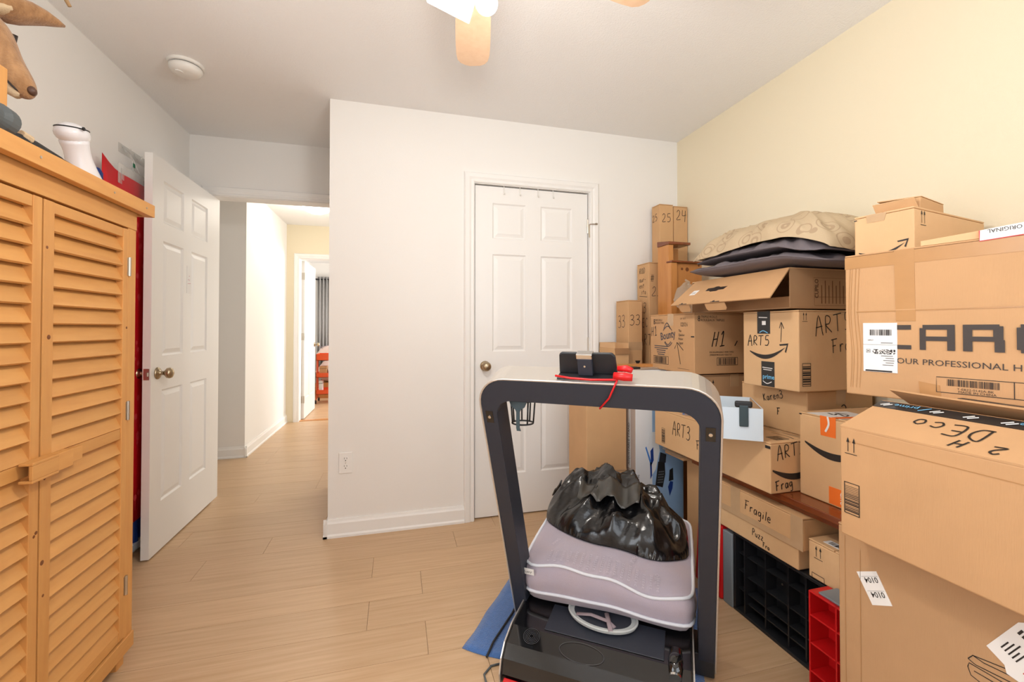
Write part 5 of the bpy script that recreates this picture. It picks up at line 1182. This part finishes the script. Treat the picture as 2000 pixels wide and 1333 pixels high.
MB().tube([(-.372, -.19, .008), (-.378, -.12, .011), (-.372, .05, .011), (-.380, .3, .011), (-.372, .55, .011), (-.38, .80, .009)], .004, 8).build('cord', 'towel_cord', mt, smooth=True)
cbl = tag(MB().tube([(.352, 1.462, .004), (.315, 1.46, .004), (.285, 1.43, .004), (.285, 1.39, .004), (.31, 1.355, .004), (.345, 1.35, .006)], .0035, 8).build('power_cord', 'rubber_grey', None, smooth=True), 'grey power cord looping on the floor by the treadmill corner', 'cord')

# ---- sandal on the hood
sn = thing('sandal', 'pale grey soled sandal poking out below the cushion', 'sandal', TR, TRZ)
sole = [(.004+.118*math.cos(a), -.040+.082*math.sin(a)+.22*(.118*math.cos(a))*-.25) for a in [i*2*math.pi/40 for i in range(40)]]
MB().prism(sole, lambda x, y, k: (x, y, .1398+.010*k)).build('sole', 'sole_grey', sn, bevel=.003)
inner = [(.004+(x-.004)*.84, -.055+(y+.055)*.80) for x, y in sole]; MB().prism(inner, lambda x, y, k: (x, y, .1495+.002*k)).build('footbed', 'black_satin', sn)
MB().tube([(x, y, .1505) for x, y in sole], .0042, 8, closed=True).build('welt', 'sole_grey', sn, smooth=True)
for p in ([(-.08, -.075, .153), (-.03, -.072, .160), (.03, -.085, .160), (.055, -.100, .153)], [(.045, -.122, .153), (.035, -.095, .160), (.02, -.05, .162)]): MB().tube(p, .008, 8, flat=.4).build('strap', 'strap_mauve', sn, smooth=True)

# ---- dog bed cushion
ds = thing('floor_cushion', 'lavender box cushion with white piping lying on the treadmill', 'cushion', TR, TRZ)
CXC, CYC, CA, CBh = .004, .235, .300, .290
def ztop(x, y):        # top surface of the cushion
    u, v = min(1, abs((x-CXC)/CA)), min(1, abs((y-CYC)/CBh))
    h = (max(0, 1-u**6)*max(0, 1-v**6))**.5
    wav = (.012*math.sin(13*(x-CXC)+2.2)+.006*math.sin(31*(x-CXC)))*max(0, -((y-CYC)/CBh))**2
    return .262+.055*(y-CYC+CBh)+.032*h-.016*(x-CXC)/CA+wav+.012*noise.noise(Vector((x*5, y*5, 4)))
def csurf(u, v, s): return Vector((CXC+CA*u, CYC+CBh*v, ztop(CXC+CA*u, CYC+CBh*v)))
NR = 120
def outline(k, i):
    A_ = 2*math.pi*i/NR; c, d = math.cos(A_), math.sin(A_); p = 13; r = (abs(c)**p+abs(d)**p)**(-1/p)
    return CXC+CA*c*r*k, CYC+CBh*d*r*k
def level(k, f_, jit=0):      # f_: 0 bottom .. 1 top seam
    out = []
    for i in range(NR):
        x, y = outline(k, i); zt = ztop(*outline(.97, i)); x += jit*noise.noise(Vector((i*.22, f_*3, 1))); y += jit*noise.noise(Vector((i*.22, f_*3, 7)))
        zb = .1445-.006*(y-CYC)/CBh+(.006*math.sin(11*x+1) if 0 < f_ < .4 else 0)
        out.append(Vector((x, y, zb+(zt-zb)*f_)))
    return out
LV = [level(.86, 0), level(.955, .06), level(.985, .28), level(1.01, .45, .010), level(1.015, .65, .012), level(1.0, .85, .006), level(.975, 1.0)]
for k in (.93, .86, .76, .64, .5, .36, .22, .1): LV.append([Vector((*outline(k, i), ztop(*outline(k, i)))) for i in range(NR)])
vs = [p for l in LV for p in l]; n = len(LV)
fs = [(j*NR+i, j*NR+(i+1) % NR, (j+1)*NR+(i+1) % NR, (j+1)*NR+i) for j in range(n-1) for i in range(NR)]+[tuple(range(NR))[::-1], tuple(range((n-1)*NR, n*NR))]
cv_ = MB().add(vs, fs).build('cover', 'lavender', ds, smooth=True)
MB().tube(level(.985, 1.0), .0055, 8, closed=True).build('piping', 'piping', ds, smooth=True)
MB().tube(level(.995, .28), .0055, 8, closed=True).build('piping', 'piping', ds, smooth=True)
tg = MB().box(-.022, .022, -.0015, .0015, -.012, .012).build('brand_tag', 'paper_white', ds, loc=(-.262, -.066, .258)); tg.rotation_euler = (.25, 0, 0)
tgf = Face(tg, (-.020, -.0016, -.005), (1, 0, 0), (0, 0, 1), (0, -1, 0)); tgf.strokes([[(.004, .001), (.008, .009), (.012, .001)], [(.016, .001), (.016, .009), (.022, .001), (.022, .009)], [(.026, .009), (.030, .001), (.034, .009)]], .0016, 'ink', 'printed_text', smooth=False)
def cush_text(txt, x, y, h, rot, m='print_pale'):
    cu = bpy.data.curves.new('t', 'FONT'); cu.body = txt; cu.size = h*1.38; cu.resolution_u = 1
    ob = bpy.data.objects.new('t', cu); me0 = ob.to_mesh(); V = [v.co.copy() for v in me0.vertices]; Fc = [tuple(p.vertices) for p in me0.polygons]; ob.to_mesh_clear(); bpy.data.objects.remove(ob); bpy.data.curves.remove(cu)
    c, d = math.cos(rot), math.sin(rot); out = []
    for v in V:
        px, py = x+v.x*c-v.y*d, y+v.x*d+v.y*c; p = csurf((px-CXC)/CA, (py-CYC)/CBh, 1); out.append((px, py, p.z+.0035))
    MB().add(out, Fc).build('printed_text', m, cv_, fix=False)
cush_text('INFO', .19, -.005, .016, math.pi/2); cush_text('GO', -.02, .10, .014, math.pi/2); cush_text('HARD', -.20, .06, .013, 1.2); cush_text('INFO', .10, .055, .015, 1.3)
rw = random.Random(4); mb = MB()
for i in range(17):
    x0 = -.20+.024*i
    y = -.035+.01*rw.random()
    while y < .045-.02*abs(i-8)/8:
        for wx in (0, .005):
            pts = []
            for a, b in ((x0+wx, y), (x0+wx+.002, y), (x0+wx+.002, y+.007), (x0+wx, y+.007)):
                p = csurf((a-CXC)/CA, (b-CYC)/CBh, 1); pts.append((a, b, p.z+.0022))
            mb.add(pts, [(0, 1, 2, 3)])
        a, b = x0, y+rw.choice((0, .003, .005)); pts = []
        for a, b in ((x0, b), (x0+.007, b), (x0+.007, b+.0018), (x0, b+.0018)):
            p = csurf((a-CXC)/CA, (b-CYC)/CBh, 1); pts.append((a, b, p.z+.0022))
        mb.add(pts, [(0, 1, 2, 3)])
        y += .0105
mb.build('faded_print', 'print_pale', cv_, fix=False)

# ---- black trash bag
bgp = thing('black_trash_bag', 'crumpled shiny black trash bag on the lavender cushion', 'trash bag', TR, TRZ)
def ridge(P): return 1-abs(noise.noise(P))*2
vs = []; nx, ny = 90, 64; BX, BY, BA, BB = -.005, .315, .295, .205
def bag(u, v, s):
    k = 1/max(1, (abs(u)**2.6+abs(v)**2.6)**(1/2.6)); u, v = u*k, v*k
    r2 = min(1, abs(u)**2.6+abs(v)**2.6); h = (1-r2)**.5
    ed = 1+.05*noise.noise(Vector((math.atan2(v, u)*1.7, 2, 0)))
    x, y = BX+BA*u*ed, BY+BB*v*ed-.035*u
    base = ztop(max(-.27, min(.28, x)), max(-.03, min(.5, y)))+.005
    if s < 0: return Vector((x, y, base))
    P = Vector((x, y, 0))
    pk = math.exp(-((u+.10)**2)*2.2-((v-.30)**2)*3.2)
    H0 = .200*h**.85*(.50+.55*pk)
    ang = math.atan2(v-.30, u+.20); rad = math.hypot(v-.30, u+.20)
    f1 = .4+(ridge(Vector((ang*2.2, rad*.9, 3)))-.4)*min(1, rad*1.8)            # long creases fanning out of the gathered top
    f2 = ridge(Vector((x*9+y*4, y*7-x*3, 5)))
    f3 = ridge(Vector((x*21-y*9, y*12, 9)))
    fold = .040*(f1-.4)+.034*(f2-.4)+.012*(f3-.4)
    return Vector((x+.012*f2*h, y, base+max(.002, H0+fold*min(1, h*1.5))))
for s in (1, -1):
    for j in range(ny+1):
        for i in range(nx+1): vs.append(bag(-1+2*i/nx, -1+2*j/ny, s))
N_ = (nx+1)*(ny+1); fs = []
for j in range(ny):
    for i in range(nx):
        q4 = (j*(nx+1)+i, j*(nx+1)+i+1, (j+1)*(nx+1)+i+1, (j+1)*(nx+1)+i); fs += [q4, tuple(N_+t for t in q4[::-1])]
MB().add(vs, fs).build('film', 'bag_black', bgp, smooth=True)
# loose folded mouth of the bag
mb = MB(); vs = []
for j in range(9):
    for i in range(19):
        u = -.50+.85*i/18; v = -.05-.38*j/8
        p = bag(u, v, 1); q_ = bag(u, -.05, 1); vs.append(Vector((p.x, p.y-.004*j, max(p.z+.006, q_.z+.006-.006*j)))+Vector((0, 0, .006*math.sin(i*.8)*j/8)))
mb.add(vs, [(j*19+i, j*19+i+1, (j+1)*19+i+1, (j+1)*19+i) for j in range(8) for i in range(18)]); o = mb.build('bag_mouth', 'bag_grey', bgp, smooth=True); o.modifiers.new('t', 'SOLIDIFY').thickness = .0015
pts = [bag(-.95+.03*i, .05-.02*i, 1)+Vector((-.01, 0, .004)) for i in range(6)]
MB().tube([p for p in pts], .007, 8, rs=[.003, .006, .008, .008, .006, .003]).build('tie', 'bag_black', bgp, smooth=True)
